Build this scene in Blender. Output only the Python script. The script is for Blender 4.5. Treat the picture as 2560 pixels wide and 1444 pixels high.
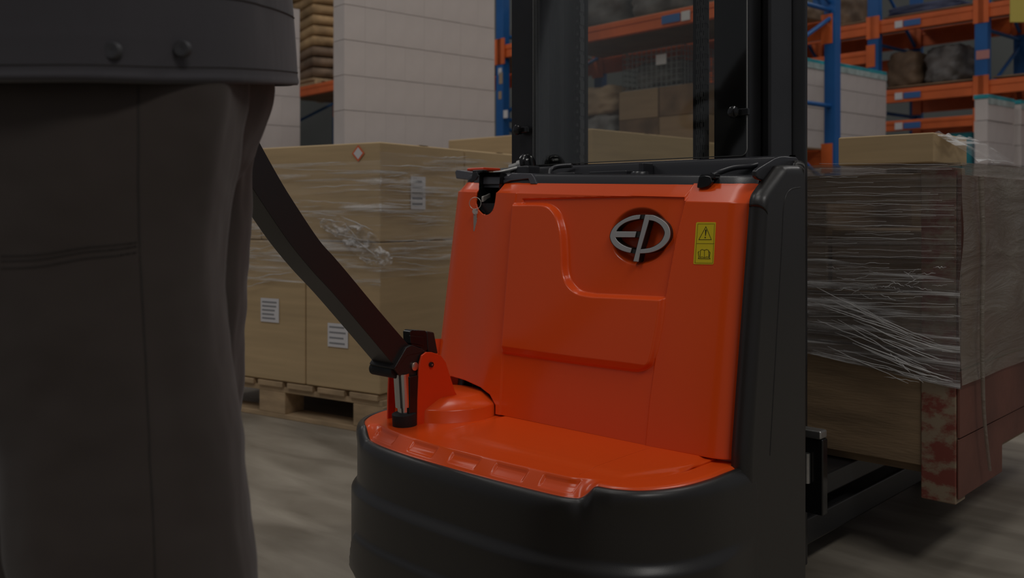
import bpy, bmesh, math, random
import numpy as np
from mathutils import Vector, Matrix, noise as mnoise

# ------------------------------------------------------------------ camera, world, light
F_PX = 2350.0                      # focal length in pixels of a 2560 x 1444 frame
HOR = 530.0                        # image row of the horizon
CAM = np.array([0.794, -1.396, 0.78])
YAW = math.radians(46.5)
RV = np.array([math.sin(YAW), math.cos(YAW), 0.0])     # camera right
FV = np.array([-math.cos(YAW), math.sin(YAW), 0.0])    # camera forward
UP = np.array([0.0, 0.0, 1.0])

for o in list(bpy.data.objects):
    bpy.data.objects.remove(o)
scene = bpy.context.scene
COL = scene.collection

cd = bpy.data.cameras.new('camera')
cd.sensor_width = 36.0
cd.lens = 36.0 * F_PX / 2560.0
cd.shift_y = -(722.0 - HOR) / 2560.0
cd.clip_start = 0.05
cd.dof.use_dof = True
cd.dof.focus_distance = 1.75
cd.dof.aperture_fstop = 5.0
cam = bpy.data.objects.new('camera', cd)
cam.location = CAM
cam.rotation_euler = (math.radians(90), 0, math.radians(90) - YAW)
COL.objects.link(cam)
scene.camera = cam

scene.view_settings.view_transform = 'Standard'
scene.view_settings.look = 'None'
scene.view_settings.gamma = 1.0
scene.view_settings.use_curve_mapping = False
scene.view_settings.exposure = -2.15

w = bpy.data.worlds.new('world'); scene.world = w; w.use_nodes = True
bg = w.node_tree.nodes['Background']
bg.inputs[0].default_value = (0.92, 0.93, 1.0, 1)
bg.inputs[1].default_value = 0.56


def W(X, Z, z=0.0):
    """camera-plan coordinates (metres right, metres ahead, height above floor) -> world"""
    p = CAM + RV * X + FV * Z
    return np.array([p[0], p[1], z])


def area_light(X, Z, z, sx, sy, power, rot=0.0, color=(1, 0.97, 0.93)):
    ld = bpy.data.lights.new('ceiling_lamp_light', 'AREA')
    ld.shape = 'RECTANGLE'; ld.size = sx; ld.size_y = sy; ld.energy = power; ld.color = color
    o = bpy.data.objects.new('ceiling_lamp_light', ld)
    o.location = W(X, Z, z); o.rotation_euler = (0, 0, rot)
    COL.objects.link(o)
    return o


ROT_D = math.atan2(*( (0.755 * RV + 0.656 * FV)[[1, 0]] ))    # heading of the aisle direction
LIGHTS = [(-2.6, 0.2, 5.6, 200), (2.2, -1.8, 5.6, 350), (-0.6, 3.4, 5.6, 130), (3.4, 3.4, 5.6, 150),
          (0.2, 9.0, 5.6, 130), (6.0, 8.2, 5.6, 150), (-4.0, 6.0, 5.6, 150)]
for (X, Z, z, p) in LIGHTS:
    area_light(X, Z, z, 2.6, 0.9, p, ROT_D)


# ------------------------------------------------------------------ helpers
def ray(px, py):
    return FV + RV * ((px - 1280.0) / F_PX) + UP * ((HOR - py) / F_PX)


def on_plane(px, py, n, d):
    """pixel -> point on the plane n.p = d"""
    n = np.array(n, float); r = ray(px, py)
    t = (d - n.dot(CAM)) / n.dot(r)
    return CAM + r * t


def at_depth(px, py, Z):
    return CAM + ray(px, py) * Z


def lin(c):
    return tuple((v / 12.92 if v <= 0.04045 else ((v + 0.055) / 1.055) ** 2.4) for v in c)


def S(r, g, b):
    return lin((r / 255., g / 255., b / 255.))


def newmat(name):
    m = bpy.data.materials.new(name); m.use_nodes = True
    return m, m.node_tree, m.node_tree.nodes['Principled BSDF']


def mat(name, col, rough=0.5, metal=0.0, spec=0.5, bump=0.0, bscale=60.0, var=0.0, vscale=4.0, coat=0.0, stretch=(1, 1, 1), sheen=0.0):
    m, nt, b = newmat(name)
    N, L = nt.nodes, nt.links
    b.inputs['Base Color'].default_value = (*col, 1)
    b.inputs['Roughness'].default_value = rough
    b.inputs['Metallic'].default_value = metal
    b.inputs['Specular IOR Level'].default_value = spec
    b.inputs['Coat Weight'].default_value = coat
    b.inputs['Coat Roughness'].default_value = 0.12 if coat != 0.35 else 0.30
    b.inputs['Sheen Weight'].default_value = sheen
    tc = N.new('ShaderNodeTexCoord'); mp = N.new('ShaderNodeMapping')
    mp.inputs['Scale'].default_value = stretch
    L.new(tc.outputs['Object'], mp.inputs['Vector'])
    if bump > 0:
        n = N.new('ShaderNodeTexNoise'); n.inputs['Scale'].default_value = bscale; n.inputs['Detail'].default_value = 4
        L.new(mp.outputs[0], n.inputs['Vector'])
        bp = N.new('ShaderNodeBump'); bp.inputs['Strength'].default_value = bump; bp.inputs['Distance'].default_value = 0.002
        L.new(n.outputs[0], bp.inputs['Height']); L.new(bp.outputs[0], b.inputs['Normal'])
    if var > 0:
        n = N.new('ShaderNodeTexNoise'); n.inputs['Scale'].default_value = vscale; n.inputs['Detail'].default_value = 5
        L.new(mp.outputs[0], n.inputs['Vector'])
        r = N.new('ShaderNodeValToRGB')
        r.color_ramp.elements[0].position = 0.3; r.color_ramp.elements[1].position = 0.7
        r.color_ramp.elements[0].color = (*[c * (1 - var) for c in col], 1)
        r.color_ramp.elements[1].color = (*[min(1, c * (1 + var)) for c in col], 1)
        L.new(n.outputs[0], r.inputs[0]); L.new(r.outputs[0], b.inputs['Base Color'])
    return m


M = {}
M['orange'] = mat('orange_paint', (0.84, 0.090, 0.010), 0.25, spec=0.35, bump=0.02, bscale=300, var=0.02, vscale=3, coat=0.2)
M['red_paint'] = mat('bracket_paint', (0.80, 0.060, 0.010), 0.30, spec=0.5, coat=0.3)
M['black_plastic'] = mat('black_plastic', (0.015, 0.013, 0.011), 0.42, spec=0.5, bump=0.10, bscale=700, var=0.1, coat=0.35)
M['tray_plastic'] = mat('tray_plastic', (0.030, 0.030, 0.034), 0.30, spec=0.6, bump=0.05, bscale=600)
M['console'] = mat('lit_console_plastic', (0.075, 0.075, 0.085), 0.32, spec=0.6)  # black plastic coloured lighter, its reflected light put into the grey
M['mast_steel'] = mat('mast_steel', (0.016, 0.016, 0.017), 0.33, metal=0.1, spec=0.5, var=0.2, vscale=9)
M['tiller_paint'] = mat('tiller_paint', (0.022, 0.018, 0.017), 0.38, spec=0.45, bump=0.1, bscale=500)
M['gloss_black'] = mat('gloss_black', (0.010, 0.010, 0.010), 0.15)
M['rubber'] = mat('rubber', (0.012, 0.012, 0.012), 0.7)
M['chrome'] = mat('chrome', (0.62, 0.61, 0.60), 0.16, metal=1.0)
M['steel'] = mat('steel', (0.42, 0.41, 0.39), 0.38, metal=0.9, var=0.2, vscale=30)
M['chain'] = mat('chain_steel', (0.20, 0.20, 0.20), 0.34, metal=0.6)
M['silver'] = mat('emblem_silver', (0.50, 0.50, 0.49), 0.42, metal=0.5, spec=0.5)
M['yellow'] = mat('decal_yellow', (0.70, 0.55, 0.012), 0.4)
M['decal_ink'] = mat('decal_ink', (0.02, 0.016, 0.004), 0.5)
M['key_metal'] = mat('key_metal', (0.60, 0.56, 0.50), 0.35, metal=0.6)
M['copper'] = mat('pin_metal', (0.60, 0.45, 0.36), 0.3, metal=0.9)
M['blue_steel'] = mat('rack_blue', (0.012, 0.115, 0.36), 0.45, var=0.15, vscale=3)
M['beam_orange'] = mat('rack_orange', (0.78, 0.155, 0.035), 0.45, var=0.15, vscale=5)
M['white_carton'] = mat('white_carton', (0.62, 0.56, 0.53), 0.8, var=0.05, vscale=6)
M['teal'] = mat('teal_sheet', (0.03, 0.36, 0.42), 0.5, var=0.3, vscale=12)
M['pale_teal'] = mat('pale_teal_sheet', (0.42, 0.52, 0.50), 0.5, var=0.3, vscale=14)
M['navy_goods'] = mat('navy_goods', (0.05, 0.06, 0.12), 0.5, bump=0.8, bscale=20, var=0.4, vscale=6)
M['board'] = mat('board_sheet', (0.42, 0.27, 0.13), 0.8, bump=0.5, bscale=30, var=0.35, vscale=6)
M['pallet_wood'] = mat('pallet_wood', (0.47, 0.33, 0.19), 0.8, bump=0.5, bscale=40, var=0.25, vscale=5, stretch=(1, 6, 6))
M['tape'] = mat('parcel_tape', (0.47, 0.32, 0.17), 0.3)
M['paper'] = mat('label_paper', (0.74, 0.72, 0.72), 0.6)
M['ink'] = mat('label_ink', (0.26, 0.26, 0.27), 0.6)
M['orange_ink'] = mat('sticker_red', (0.75, 0.16, 0.06), 0.5)
M['grey_bag'] = mat('grey_bag', (0.16, 0.15, 0.14), 0.5, bump=1.0, bscale=14, var=0.5, vscale=7)
M['brown_goods'] = mat('brown_goods', (0.20, 0.13, 0.08), 0.7, bump=0.6, bscale=20, var=0.4, vscale=6)
M['tan_sack'] = mat('tan_sack', (0.42, 0.30, 0.19), 0.8, bump=0.5, bscale=20, var=0.15)
M['wire'] = mat('wire_metal', (0.26, 0.28, 0.27), 0.5, metal=0.6)
M['blue_label'] = mat('blue_label', (0.05, 0.16, 0.42), 0.5)
M['skin'] = mat('skin', (0.55, 0.33, 0.24), 0.5, var=0.08)
M['hair'] = mat('hair', (0.015, 0.011, 0.009), 0.5)
M['shoe'] = mat('shoe_leather', (0.02, 0.018, 0.016), 0.5)
M['button'] = mat('snap_cap', (0.055, 0.054, 0.058), 0.5, bump=0.2)


def carton_mat(name, col):
    m, nt, b = newmat(name); N, L = nt.nodes, nt.links
    tc = N.new('ShaderNodeTexCoord')
    mp = N.new('ShaderNodeMapping'); mp.inputs['Scale'].default_value = (1, 1, 14)
    n = N.new('ShaderNodeTexNoise'); n.inputs['Scale'].default_value = 3.0; n.inputs['Detail'].default_value = 6
    L.new(tc.outputs['Object'], mp.inputs[0]); L.new(mp.outputs[0], n.inputs['Vector'])
    r = N.new('ShaderNodeValToRGB')
    r.color_ramp.elements[0].position = 0.25; r.color_ramp.elements[1].position = 0.8
    r.color_ramp.elements[0].color = (*[c * 0.86 for c in col], 1); r.color_ramp.elements[1].color = (*[c * 1.08 for c in col], 1)
    L.new(n.outputs[0], r.inputs[0]); L.new(r.outputs[0], b.inputs['Base Color'])
    b.inputs['Roughness'].default_value = 0.75
    bp = N.new('ShaderNodeBump'); bp.inputs['Strength'].default_value = 0.2; bp.inputs['Distance'].default_value = 0.002
    L.new(n.outputs[0], bp.inputs['Height']); L.new(bp.outputs[0], b.inputs['Normal'])
    return m


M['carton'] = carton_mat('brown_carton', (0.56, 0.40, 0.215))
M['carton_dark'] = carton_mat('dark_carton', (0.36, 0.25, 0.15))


def fabric(name, col, rough=0.9):
    m, nt, b = newmat(name); N, L = nt.nodes, nt.links
    tc = N.new('ShaderNodeTexCoord')
    wv = N.new('ShaderNodeTexNoise'); wv.inputs['Scale'].default_value = 500
    L.new(tc.outputs['Object'], wv.inputs['Vector'])
    n2 = N.new('ShaderNodeTexNoise'); n2.inputs['Scale'].default_value = 9; n2.inputs['Detail'].default_value = 3
    mp = N.new('ShaderNodeMapping'); mp.inputs['Scale'].default_value = (1, 1, 0.35)
    L.new(tc.outputs['Object'], mp.inputs[0]); L.new(mp.outputs[0], n2.inputs['Vector'])
    r = N.new('ShaderNodeValToRGB')
    r.color_ramp.elements[0].color = (*[c * 0.92 for c in col], 1); r.color_ramp.elements[1].color = (*[c * 1.06 for c in col], 1)
    L.new(n2.outputs[0], r.inputs[0]); L.new(r.outputs[0], b.inputs['Base Color'])
    b1 = N.new('ShaderNodeBump'); b1.inputs['Strength'].default_value = 0.5; b1.inputs['Distance'].default_value = 0.012
    L.new(n2.outputs[0], b1.inputs['Height'])
    b2 = N.new('ShaderNodeBump'); b2.inputs['Strength'].default_value = 0.25; b2.inputs['Distance'].default_value = 0.0006
    L.new(wv.outputs[0], b2.inputs['Height']); L.new(b1.outputs[0], b2.inputs['Normal'])
    L.new(b2.outputs[0], b.inputs['Normal'])
    b.inputs['Roughness'].default_value = rough; b.inputs['Specular IOR Level'].default_value = 0.2
    b.inputs['Sheen Weight'].default_value = 0.15
    return m


M['trouser'] = fabric('trouser_cloth', (0.060, 0.048, 0.042))
M['jacket'] = fabric('jacket_cloth', (0.066, 0.062, 0.068))
M['seam'] = mat('seam_thread', (0.030, 0.025, 0.022), 0.9)


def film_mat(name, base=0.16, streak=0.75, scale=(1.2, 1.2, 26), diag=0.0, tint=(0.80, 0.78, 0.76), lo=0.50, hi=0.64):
    """stretch film: clear plastic with long creases, their highlights painted in as pale streaks"""
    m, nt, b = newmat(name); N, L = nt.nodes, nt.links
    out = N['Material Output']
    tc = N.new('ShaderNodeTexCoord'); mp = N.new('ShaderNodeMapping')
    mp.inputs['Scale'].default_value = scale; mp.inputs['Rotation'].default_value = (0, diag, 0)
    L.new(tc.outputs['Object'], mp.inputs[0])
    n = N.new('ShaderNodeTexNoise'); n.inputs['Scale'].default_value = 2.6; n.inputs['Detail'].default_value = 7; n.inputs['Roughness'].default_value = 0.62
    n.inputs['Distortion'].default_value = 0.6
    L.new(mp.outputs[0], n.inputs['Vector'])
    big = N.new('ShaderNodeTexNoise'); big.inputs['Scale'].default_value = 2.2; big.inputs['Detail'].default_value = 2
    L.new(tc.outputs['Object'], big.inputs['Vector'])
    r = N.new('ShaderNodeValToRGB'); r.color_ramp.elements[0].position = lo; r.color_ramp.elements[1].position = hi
    r.color_ramp.elements[0].color = (base, base, base, 1); r.color_ramp.elements[1].color = (streak, streak, streak, 1)  # streak highlights painted as denser, paler film
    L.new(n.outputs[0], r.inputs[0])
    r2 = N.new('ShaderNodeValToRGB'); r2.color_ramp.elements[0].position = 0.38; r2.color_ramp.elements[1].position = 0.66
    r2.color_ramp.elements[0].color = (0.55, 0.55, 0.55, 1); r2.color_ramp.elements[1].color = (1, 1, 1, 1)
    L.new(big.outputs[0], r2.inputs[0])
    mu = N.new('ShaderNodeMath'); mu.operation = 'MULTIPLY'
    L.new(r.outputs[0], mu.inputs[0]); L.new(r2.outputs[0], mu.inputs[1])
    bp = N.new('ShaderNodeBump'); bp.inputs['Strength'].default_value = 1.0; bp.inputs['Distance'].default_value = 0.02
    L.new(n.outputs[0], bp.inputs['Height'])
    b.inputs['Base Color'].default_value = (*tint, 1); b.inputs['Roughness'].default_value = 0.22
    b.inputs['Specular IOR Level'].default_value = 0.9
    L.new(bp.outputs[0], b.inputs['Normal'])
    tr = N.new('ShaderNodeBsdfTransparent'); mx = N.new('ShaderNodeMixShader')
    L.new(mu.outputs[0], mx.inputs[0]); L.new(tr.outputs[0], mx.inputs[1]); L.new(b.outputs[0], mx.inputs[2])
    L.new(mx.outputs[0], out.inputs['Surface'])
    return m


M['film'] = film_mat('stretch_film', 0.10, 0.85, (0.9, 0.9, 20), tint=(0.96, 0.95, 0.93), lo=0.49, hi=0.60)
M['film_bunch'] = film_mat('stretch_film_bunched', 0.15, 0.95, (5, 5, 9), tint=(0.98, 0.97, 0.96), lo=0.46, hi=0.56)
M['crease'] = mat('film_crease', (0.62, 0.60, 0.58), 0.25, spec=0.8)  # pale solid colour paints the shine along creases of clear film
M['film_heavy'] = film_mat('stretch_film_heavy', 0.50, 0.92, (0.7, 0.7, 24), tint=(0.20, 0.165, 0.145))
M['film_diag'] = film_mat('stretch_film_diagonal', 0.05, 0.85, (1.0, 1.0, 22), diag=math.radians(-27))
M['film_side'] = film_mat('stretch_film_side', 0.66, 0.90, (2, 1.2, 6), tint=(0.31, 0.265, 0.205))

# clear acrylic of the mast guard
m, nt, b = newmat('acrylic'); N, L = nt.nodes, nt.links
b.inputs['Base Color'].default_value = (0.05, 0.05, 0.05, 1); b.inputs['Roughness'].default_value = 0.04
tr = N.new('ShaderNodeBsdfTransparent'); tr.inputs[0].default_value = (0.80, 0.81, 0.79, 1)
fr = N.new('ShaderNodeFresnel'); fr.inputs[0].default_value = 1.48
mx = N.new('ShaderNodeMixShader'); gl = N.new('ShaderNodeBsdfGlossy'); gl.inputs['Roughness'].default_value = 0.05
L.new(fr.outputs[0], mx.inputs[0]); L.new(tr.outputs[0], mx.inputs[1]); L.new(gl.outputs[0], mx.inputs[2])
L.new(mx.outputs[0], N['Material Output'].inputs['Surface'])
M['acrylic'] = m
M['acrylic_edge'] = mat('acrylic_edge', (0.42, 0.42, 0.40), 0.3)

# painted crate wood with worn paint
m, nt, b = newmat('worn_crate_paint'); N, L = nt.nodes, nt.links
tc = N.new('ShaderNodeTexCoord'); mp = N.new('ShaderNodeMapping'); mp.inputs['Scale'].default_value = (9, 9, 14)
L.new(tc.outputs['Object'], mp.inputs[0])
n = N.new('ShaderNodeTexNoise'); n.inputs['Scale'].default_value = 2.0; n.inputs['Detail'].default_value = 8; n.inputs['Roughness'].default_value = 0.65
L.new(mp.outputs[0], n.inputs['Vector'])
r = N.new('ShaderNodeValToRGB'); r.color_ramp.elements[0].position = 0.42; r.color_ramp.elements[1].position = 0.55
r.color_ramp.elements[0].color = (0.20, 0.045, 0.030, 1); r.color_ramp.elements[1].color = (0.27, 0.20, 0.13, 1)
L.new(n.outputs[0], r.inputs[0]); L.new(r.outputs[0], b.inputs['Base Color']); b.inputs['Roughness'].default_value = 0.7
M['worn_red'] = m
M['crate_red'] = mat('crate_red', (0.15, 0.055, 0.036), 0.7, bump=0.4, bscale=40, var=0.25, vscale=6)
M['crate_wood'] = mat('crate_wood', (0.27, 0.18, 0.10), 0.65, bump=0.5, bscale=30, var=0.25, vscale=4, stretch=(1, 1, 8))

# floor
m, nt, b = newmat('concrete_floor'); N, L = nt.nodes, nt.links
tc = N.new('ShaderNodeTexCoord'); mp = N.new('ShaderNodeMapping')
mp.inputs['Rotation'].default_value = (0, 0, -(math.pi / 2 - YAW)); mp.inputs['Scale'].default_value = (0.7, 2.6, 1)
L.new(tc.outputs['Object'], mp.inputs[0])
n = N.new('ShaderNodeTexNoise'); n.inputs['Scale'].default_value = 3.2; n.inputs['Detail'].default_value = 6; n.inputs['Distortion'].default_value = 0.5
L.new(mp.outputs[0], n.inputs['Vector'])
r = N.new('ShaderNodeValToRGB'); r.color_ramp.elements[0].position = 0.30; r.color_ramp.elements[1].position = 0.72
r.color_ramp.elements[0].color = (0.170, 0.145, 0.112, 1); r.color_ramp.elements[1].color = (0.36, 0.32, 0.26, 1)
L.new(n.outputs[0], r.inputs[0]); L.new(r.outputs[0], b.inputs['Base Color'])
b.inputs['Roughness'].default_value = 0.45; b.inputs['Specular IOR Level'].default_value = 0.4
bp = N.new('ShaderNodeBump'); bp.inputs['Strength'].default_value = 0.15; bp.inputs['Distance'].default_value = 0.01
L.new(n.outputs[0], bp.inputs['Height']); L.new(bp.outputs[0], b.inputs['Normal'])
M['floor'] = m
M['wall'] = mat('wall_paint', (0.16, 0.17, 0.16), 0.8, var=0.2, vscale=0.6)
M['ceiling'] = mat('ceiling_metal', (0.30, 0.30, 0.29), 0.7, var=0.1)
m, nt, b = newmat('lamp_glow')
b.inputs['Emission Color'].default_value = (1, 0.97, 0.93, 1); b.inputs['Emission Strength'].default_value = 6.0
M['glow'] = m


class MB:
    """collects simple shapes into one mesh"""
    def __init__(s): s.v = []; s.f = []; s.sm = []

    def add(s, v, f, smooth=False):
        o = len(s.v); s.v += [tuple(float(c) for c in p) for p in v]
        s.f += [tuple(i + o for i in q) for q in f]; s.sm += [smooth] * len(f)
        return s

    def box(s, c, e0, e1, e2):
        """centre and three half-edge vectors"""
        c = np.array(c, float); e = [np.array(q, float) for q in (e0, e1, e2)]
        if np.dot(np.cross(e[0], e[1]), e[2]) < 0: e[0] = -e[0]
        v = [c + a * e[0] + b_ * e[1] + d * e[2] for a in (-1, 1) for b_ in (-1, 1) for d in (-1, 1)]
        return s.add(v, [(0, 1, 3, 2), (4, 6, 7, 5), (0, 4, 5, 1), (2, 3, 7, 6), (0, 2, 6, 4), (1, 5, 7, 3)])

    def abox(s, x0, x1, y0, y1, z0, z1):
        return s.box(((x0 + x1) / 2, (y0 + y1) / 2, (z0 + z1) / 2), ((x1 - x0) / 2, 0, 0), (0, (y1 - y0) / 2, 0), (0, 0, (z1 - z0) / 2))

    def tube(s, pts, rad, n=12, cap=True, smooth=True):
        pts = [np.array(p, float) for p in pts]
        if np.isscalar(rad): rad = [rad] * len(pts)
        up = None; rings = []
        for i, p in enumerate(pts):
            a = pts[max(i - 1, 0)]; b_ = pts[min(i + 1, len(pts) - 1)]
            t = (b_ - a) / (np.linalg.norm(b_ - a) + 1e-12)
            if up is None:
                up = np.array([0, 0, 1.0]) if abs(t[2]) < .9 else np.array([1.0, 0, 0])
            u = up - t * up.dot(t); u /= np.linalg.norm(u); up = u; v_ = np.cross(t, u)
            rings.append([p + rad[i] * (math.cos(2 * math.pi * k / n) * u + math.sin(2 * math.pi * k / n) * v_) for k in range(n)])
        V = [q for r_ in rings for q in r_]; Fc = []
        for i in range(len(pts) - 1):
            for k in range(n):
                k2 = (k + 1) % n
                Fc.append((i * n + k, i * n + k2, (i + 1) * n + k2, (i + 1) * n + k))
        s.add(V, Fc, smooth)
        if cap:
            o = len(s.v) - len(V)
            s.f.append(tuple(o + k for k in reversed(range(n)))); s.sm.append(False)
            s.f.append(tuple(o + (len(pts) - 1) * n + k for k in range(n))); s.sm.append(False)
        return s

    def sweep(s, pts, U, Wd, smooth=False, prof=None):
        """rectangular (or given) profile swept along pts; U, Wd = half-edge vectors per point"""
        prof = prof or [(-1, -1), (1, -1), (1, 1), (-1, 1)]
        n = len(prof); V = []
        for p, u, w_ in zip(pts, U, Wd):
            V += [np.array(p) + a * np.array(u) + b_ * np.array(w_) for a, b_ in prof]
        Fc = []
        for i in range(len(pts) - 1):
            for k in range(n):
                k2 = (k + 1) % n; Fc.append((i * n + k, i * n + k2, (i + 1) * n + k2, (i + 1) * n + k))
        Fc += [tuple(reversed(range(n))), tuple((len(pts) - 1) * n + k for k in range(n))]
        return s.add(V, Fc, smooth)

    def lathe(s, c, prof, n=48, axis=(0, 0, 1), smooth=True, cap=True):
        c = np.array(c, float); ax = np.array(axis, float); ax /= np.linalg.norm(ax)
        h = np.array([1.0, 0, 0]) if abs(ax[0]) < .8 else np.array([0, 1.0, 0])
        u = np.cross(ax, h); u /= np.linalg.norm(u); v_ = np.cross(ax, u)
        V = []
        for r_, z in prof:
            V += [c + ax * z + r_ * (math.cos(2 * math.pi * k / n) * u + math.sin(2 * math.pi * k / n) * v_) for k in range(n)]
        Fc = []
        for i in range(len(prof) - 1):
            for k in range(n):
                k2 = (k + 1) % n; Fc.append((i * n + k, i * n + k2, (i + 1) * n + k2, (i + 1) * n + k))
        if cap:
            Fc += [tuple(reversed(range(n))), tuple((len(prof) - 1) * n + k for k in range(n))]
        return s.add(V, Fc, smooth)

    def prism(s, poly, off):
        """extrude a 3-D polygon by a vector"""
        n = len(poly); off = np.array(off, float)
        V = [np.array(p, float) for p in poly] + [np.array(p, float) + off for p in poly]
        Fc = [tuple(reversed(range(n))), tuple(range(n, 2 * n))] + [(k, (k + 1) % n, (k + 1) % n + n, k + n) for k in range(n)]
        return s.add(V, Fc)

    def grid(s, P, smooth=True, flip=False, close=False):
        """P[i][j] grid of points"""
        P = np.array(P); a, b_ = P.shape[:2]; Fc = []
        for i in range(a - 1):
            for j in range(b_ if close else b_ - 1):
                j2 = (j + 1) % b_
                q = (i * b_ + j, i * b_ + j2, (i + 1) * b_ + j2, (i + 1) * b_ + j)
                Fc.append(q[::-1] if flip else q)
        return s.add(P.reshape(-1, 3), Fc, smooth)

    def build(s, name, m, parent=None, bevel=0.0, seg=2, fix=True, autosmooth=None):
        me = bpy.data.meshes.new(name); me.from_pydata(s.v, [], s.f)
        if fix:
            bm = bmesh.new(); bm.from_mesh(me); bmesh.ops.recalc_face_normals(bm, faces=bm.faces)
            bm.to_mesh(me); bm.free()
        me.polygons.foreach_set('use_smooth', s.sm if bevel == 0 else [True] * len(s.sm))
        me.materials.append(m)
        o = bpy.data.objects.new(name, me); COL.objects.link(o)
        if bevel > 0:
            bv = o.modifiers.new('bevel', 'BEVEL'); bv.width = bevel; bv.segments = seg; bv.limit_method = 'ANGLE'
            bv.angle_limit = math.radians(40); bv.harden_normals = True
        elif autosmooth is None and any(s.sm):
            try: me.set_sharp_from_angle(angle=math.radians(50))
            except Exception: pass
        if parent is not None:
            o.parent = parent
            o.matrix_parent_inverse = parent.matrix_basis.inverted()
        return o


def tag(o, label=None, cat=None, group=None, kind=None):
    if label: o['label'] = label
    if cat: o['category'] = cat
    if group: o['group'] = group
    if kind: o['kind'] = kind
    return o


def empty(name, loc, label, cat, group=None, rz=0.0):
    o = bpy.data.objects.new(name, None); o.empty_display_size = 0.05
    o.location = tuple(float(c) for c in loc); o.rotation_euler = (0, 0, rz)
    COL.objects.link(o)
    return tag(o, label, cat, group)


def dup(root, loc=None, rz=None, label=None, group=None):
    r_ = root.copy(); COL.objects.link(r_)
    if loc is not None: r_.location = loc
    if rz is not None: r_.rotation_euler = (0, 0, rz)
    if label: r_['label'] = label
    if group: r_['group'] = group
    for ch in list(root.children):
        c = ch.copy(); COL.objects.link(c); c.parent = r_
        for g in ch.children:
            d = g.copy(); COL.objects.link(d); d.parent = c
    return r_


def catmull(P, n=6, closed=False):
    P = [np.array(p, float) for p in P]; out = []
    m_ = len(P)
    rng = range(m_) if closed else range(m_ - 1)
    for i in rng:
        p0 = P[(i - 1) % m_] if (closed or i > 0) else P[i]
        p1 = P[i]; p2 = P[(i + 1) % m_]
        p3 = P[(i + 2) % m_] if (closed or i + 2 < m_) else P[min(i + 1, m_ - 1)]
        for k in range(n):
            t = k / n
            out.append(0.5 * ((2 * p1) + (-p0 + p2) * t + (2 * p0 - 5 * p1 + 4 * p2 - p3) * t * t + (-p0 + 3 * p1 - 3 * p2 + p3) * t ** 3))
    if not closed: out.append(P[-1])
    return out


def sstep(x, a, b_):
    t = np.clip((x - a) / (b_ - a), 0, 1)
    return t * t * (3 - 2 * t)


def sdf_poly(px, py, poly):
    """signed distance (negative inside), arrays"""
    poly = np.array(poly, float); n = len(poly)
    d = np.full(px.shape, 1e9); ins = np.zeros(px.shape, bool)
    for i in range(n):
        a = poly[i]; b_ = poly[(i + 1) % n]; e = b_ - a
        wx = px - a[0]; wy = py - a[1]
        t = np.clip((wx * e[0] + wy * e[1]) / (e.dot(e) + 1e-15), 0, 1)
        d = np.minimum(d, (wx - e[0] * t) ** 2 + (wy - e[1] * t) ** 2)
        c = ((a[1] > py) != (b_[1] > py)) & (px < (b_[0] - a[0]) * (py - a[1]) / (b_[1] - a[1] + 1e-15) + a[0])
        ins ^= c
    d = np.sqrt(d)
    return np.where(ins, -d, d)


# ------------------------------------------------------------------ building shell
mb = MB(); mb.add([(-30, -12, 0), (22, -12, 0), (22, 26, 0), (-30, 26, 0)], [(0, 1, 2, 3)])
tag(mb.build('floor', M['floor']), kind='structure')
DV = 0.755 * RV + 0.656 * FV; BV = -0.656 * RV + 0.755 * FV
c0 = W(-9, 12.5); c1 = W(14, 12.5)
mb = MB(); mid = (c0 + c1) / 2; mb.box((mid[0], mid[1], 3.3), (c1 - c0) / 2, FV * 0.1, (0, 0, 3.3))
tag(mb.build('wall_back', M['wall']), kind='structure')

# ------------------------------------------------------------------ the pallet stacker
truck = empty('pallet_stacker', (-0.41, 0.2, 0), 'orange and black electric pallet stacker pulled by its tiller, in the middle of the picture', 'pallet stacker')
ZS = 0.35                                           # height of the orange deck
LEAN = 0.16
NL = np.array([0, 1.0, -LEAN]); DL = -LEAN * ZS     # the leaning plane of the front cover  y = LEAN (z - ZS)


def y_of(s, z):
    """front-cover surface without relief"""
    y = LEAN * (z - ZS)
    y = y + 0.020 * sstep(-s, 0.60, 0.74)                       # left facet turned back a little
    y = y + 0.006 * np.clip((s + 0.20) / 0.15, 0, 1)
    dl = np.clip((-0.765 - s) / 0.06, 0, 1); y = y + 0.050 * (1 - np.sqrt(np.clip(1 - dl * dl, 0, 1)))
    dr = np.clip((s + 0.075) / 0.047, 0, 1); y = y + 0.034 * (1 - np.sqrt(np.clip(1 - dr * dr * .98, 0, 1)))
    return y


def surf(px, py, lift=0.0):
    """pixel -> point on the front-cover surface, lifted outward by lift"""
    off = 0.0
    for _ in range(6):
        p = on_plane(px, py, NL, DL + off - lift)
        sx_ = float(np.clip(p[0], -0.815, -0.04))
        off = float(y_of(np.array(sx_), np.array(p[2]))) - LEAN * (p[2] - ZS)
        off = min(off, 0.034)
    return on_plane(px, py, NL, DL + off - lift)


def sz(px, py):
    p = surf(px, py)
    return (p[0], p[2])


X0, X1 = -0.825, -0.028


def ztop(s): return 0.832 + (-0.03 - s) * 0.033


def zmain(s):   # lower edge of the bright top chamfer
    return ztop(s) - np.where(s > -0.165, 0.037, 0.030)


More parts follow.
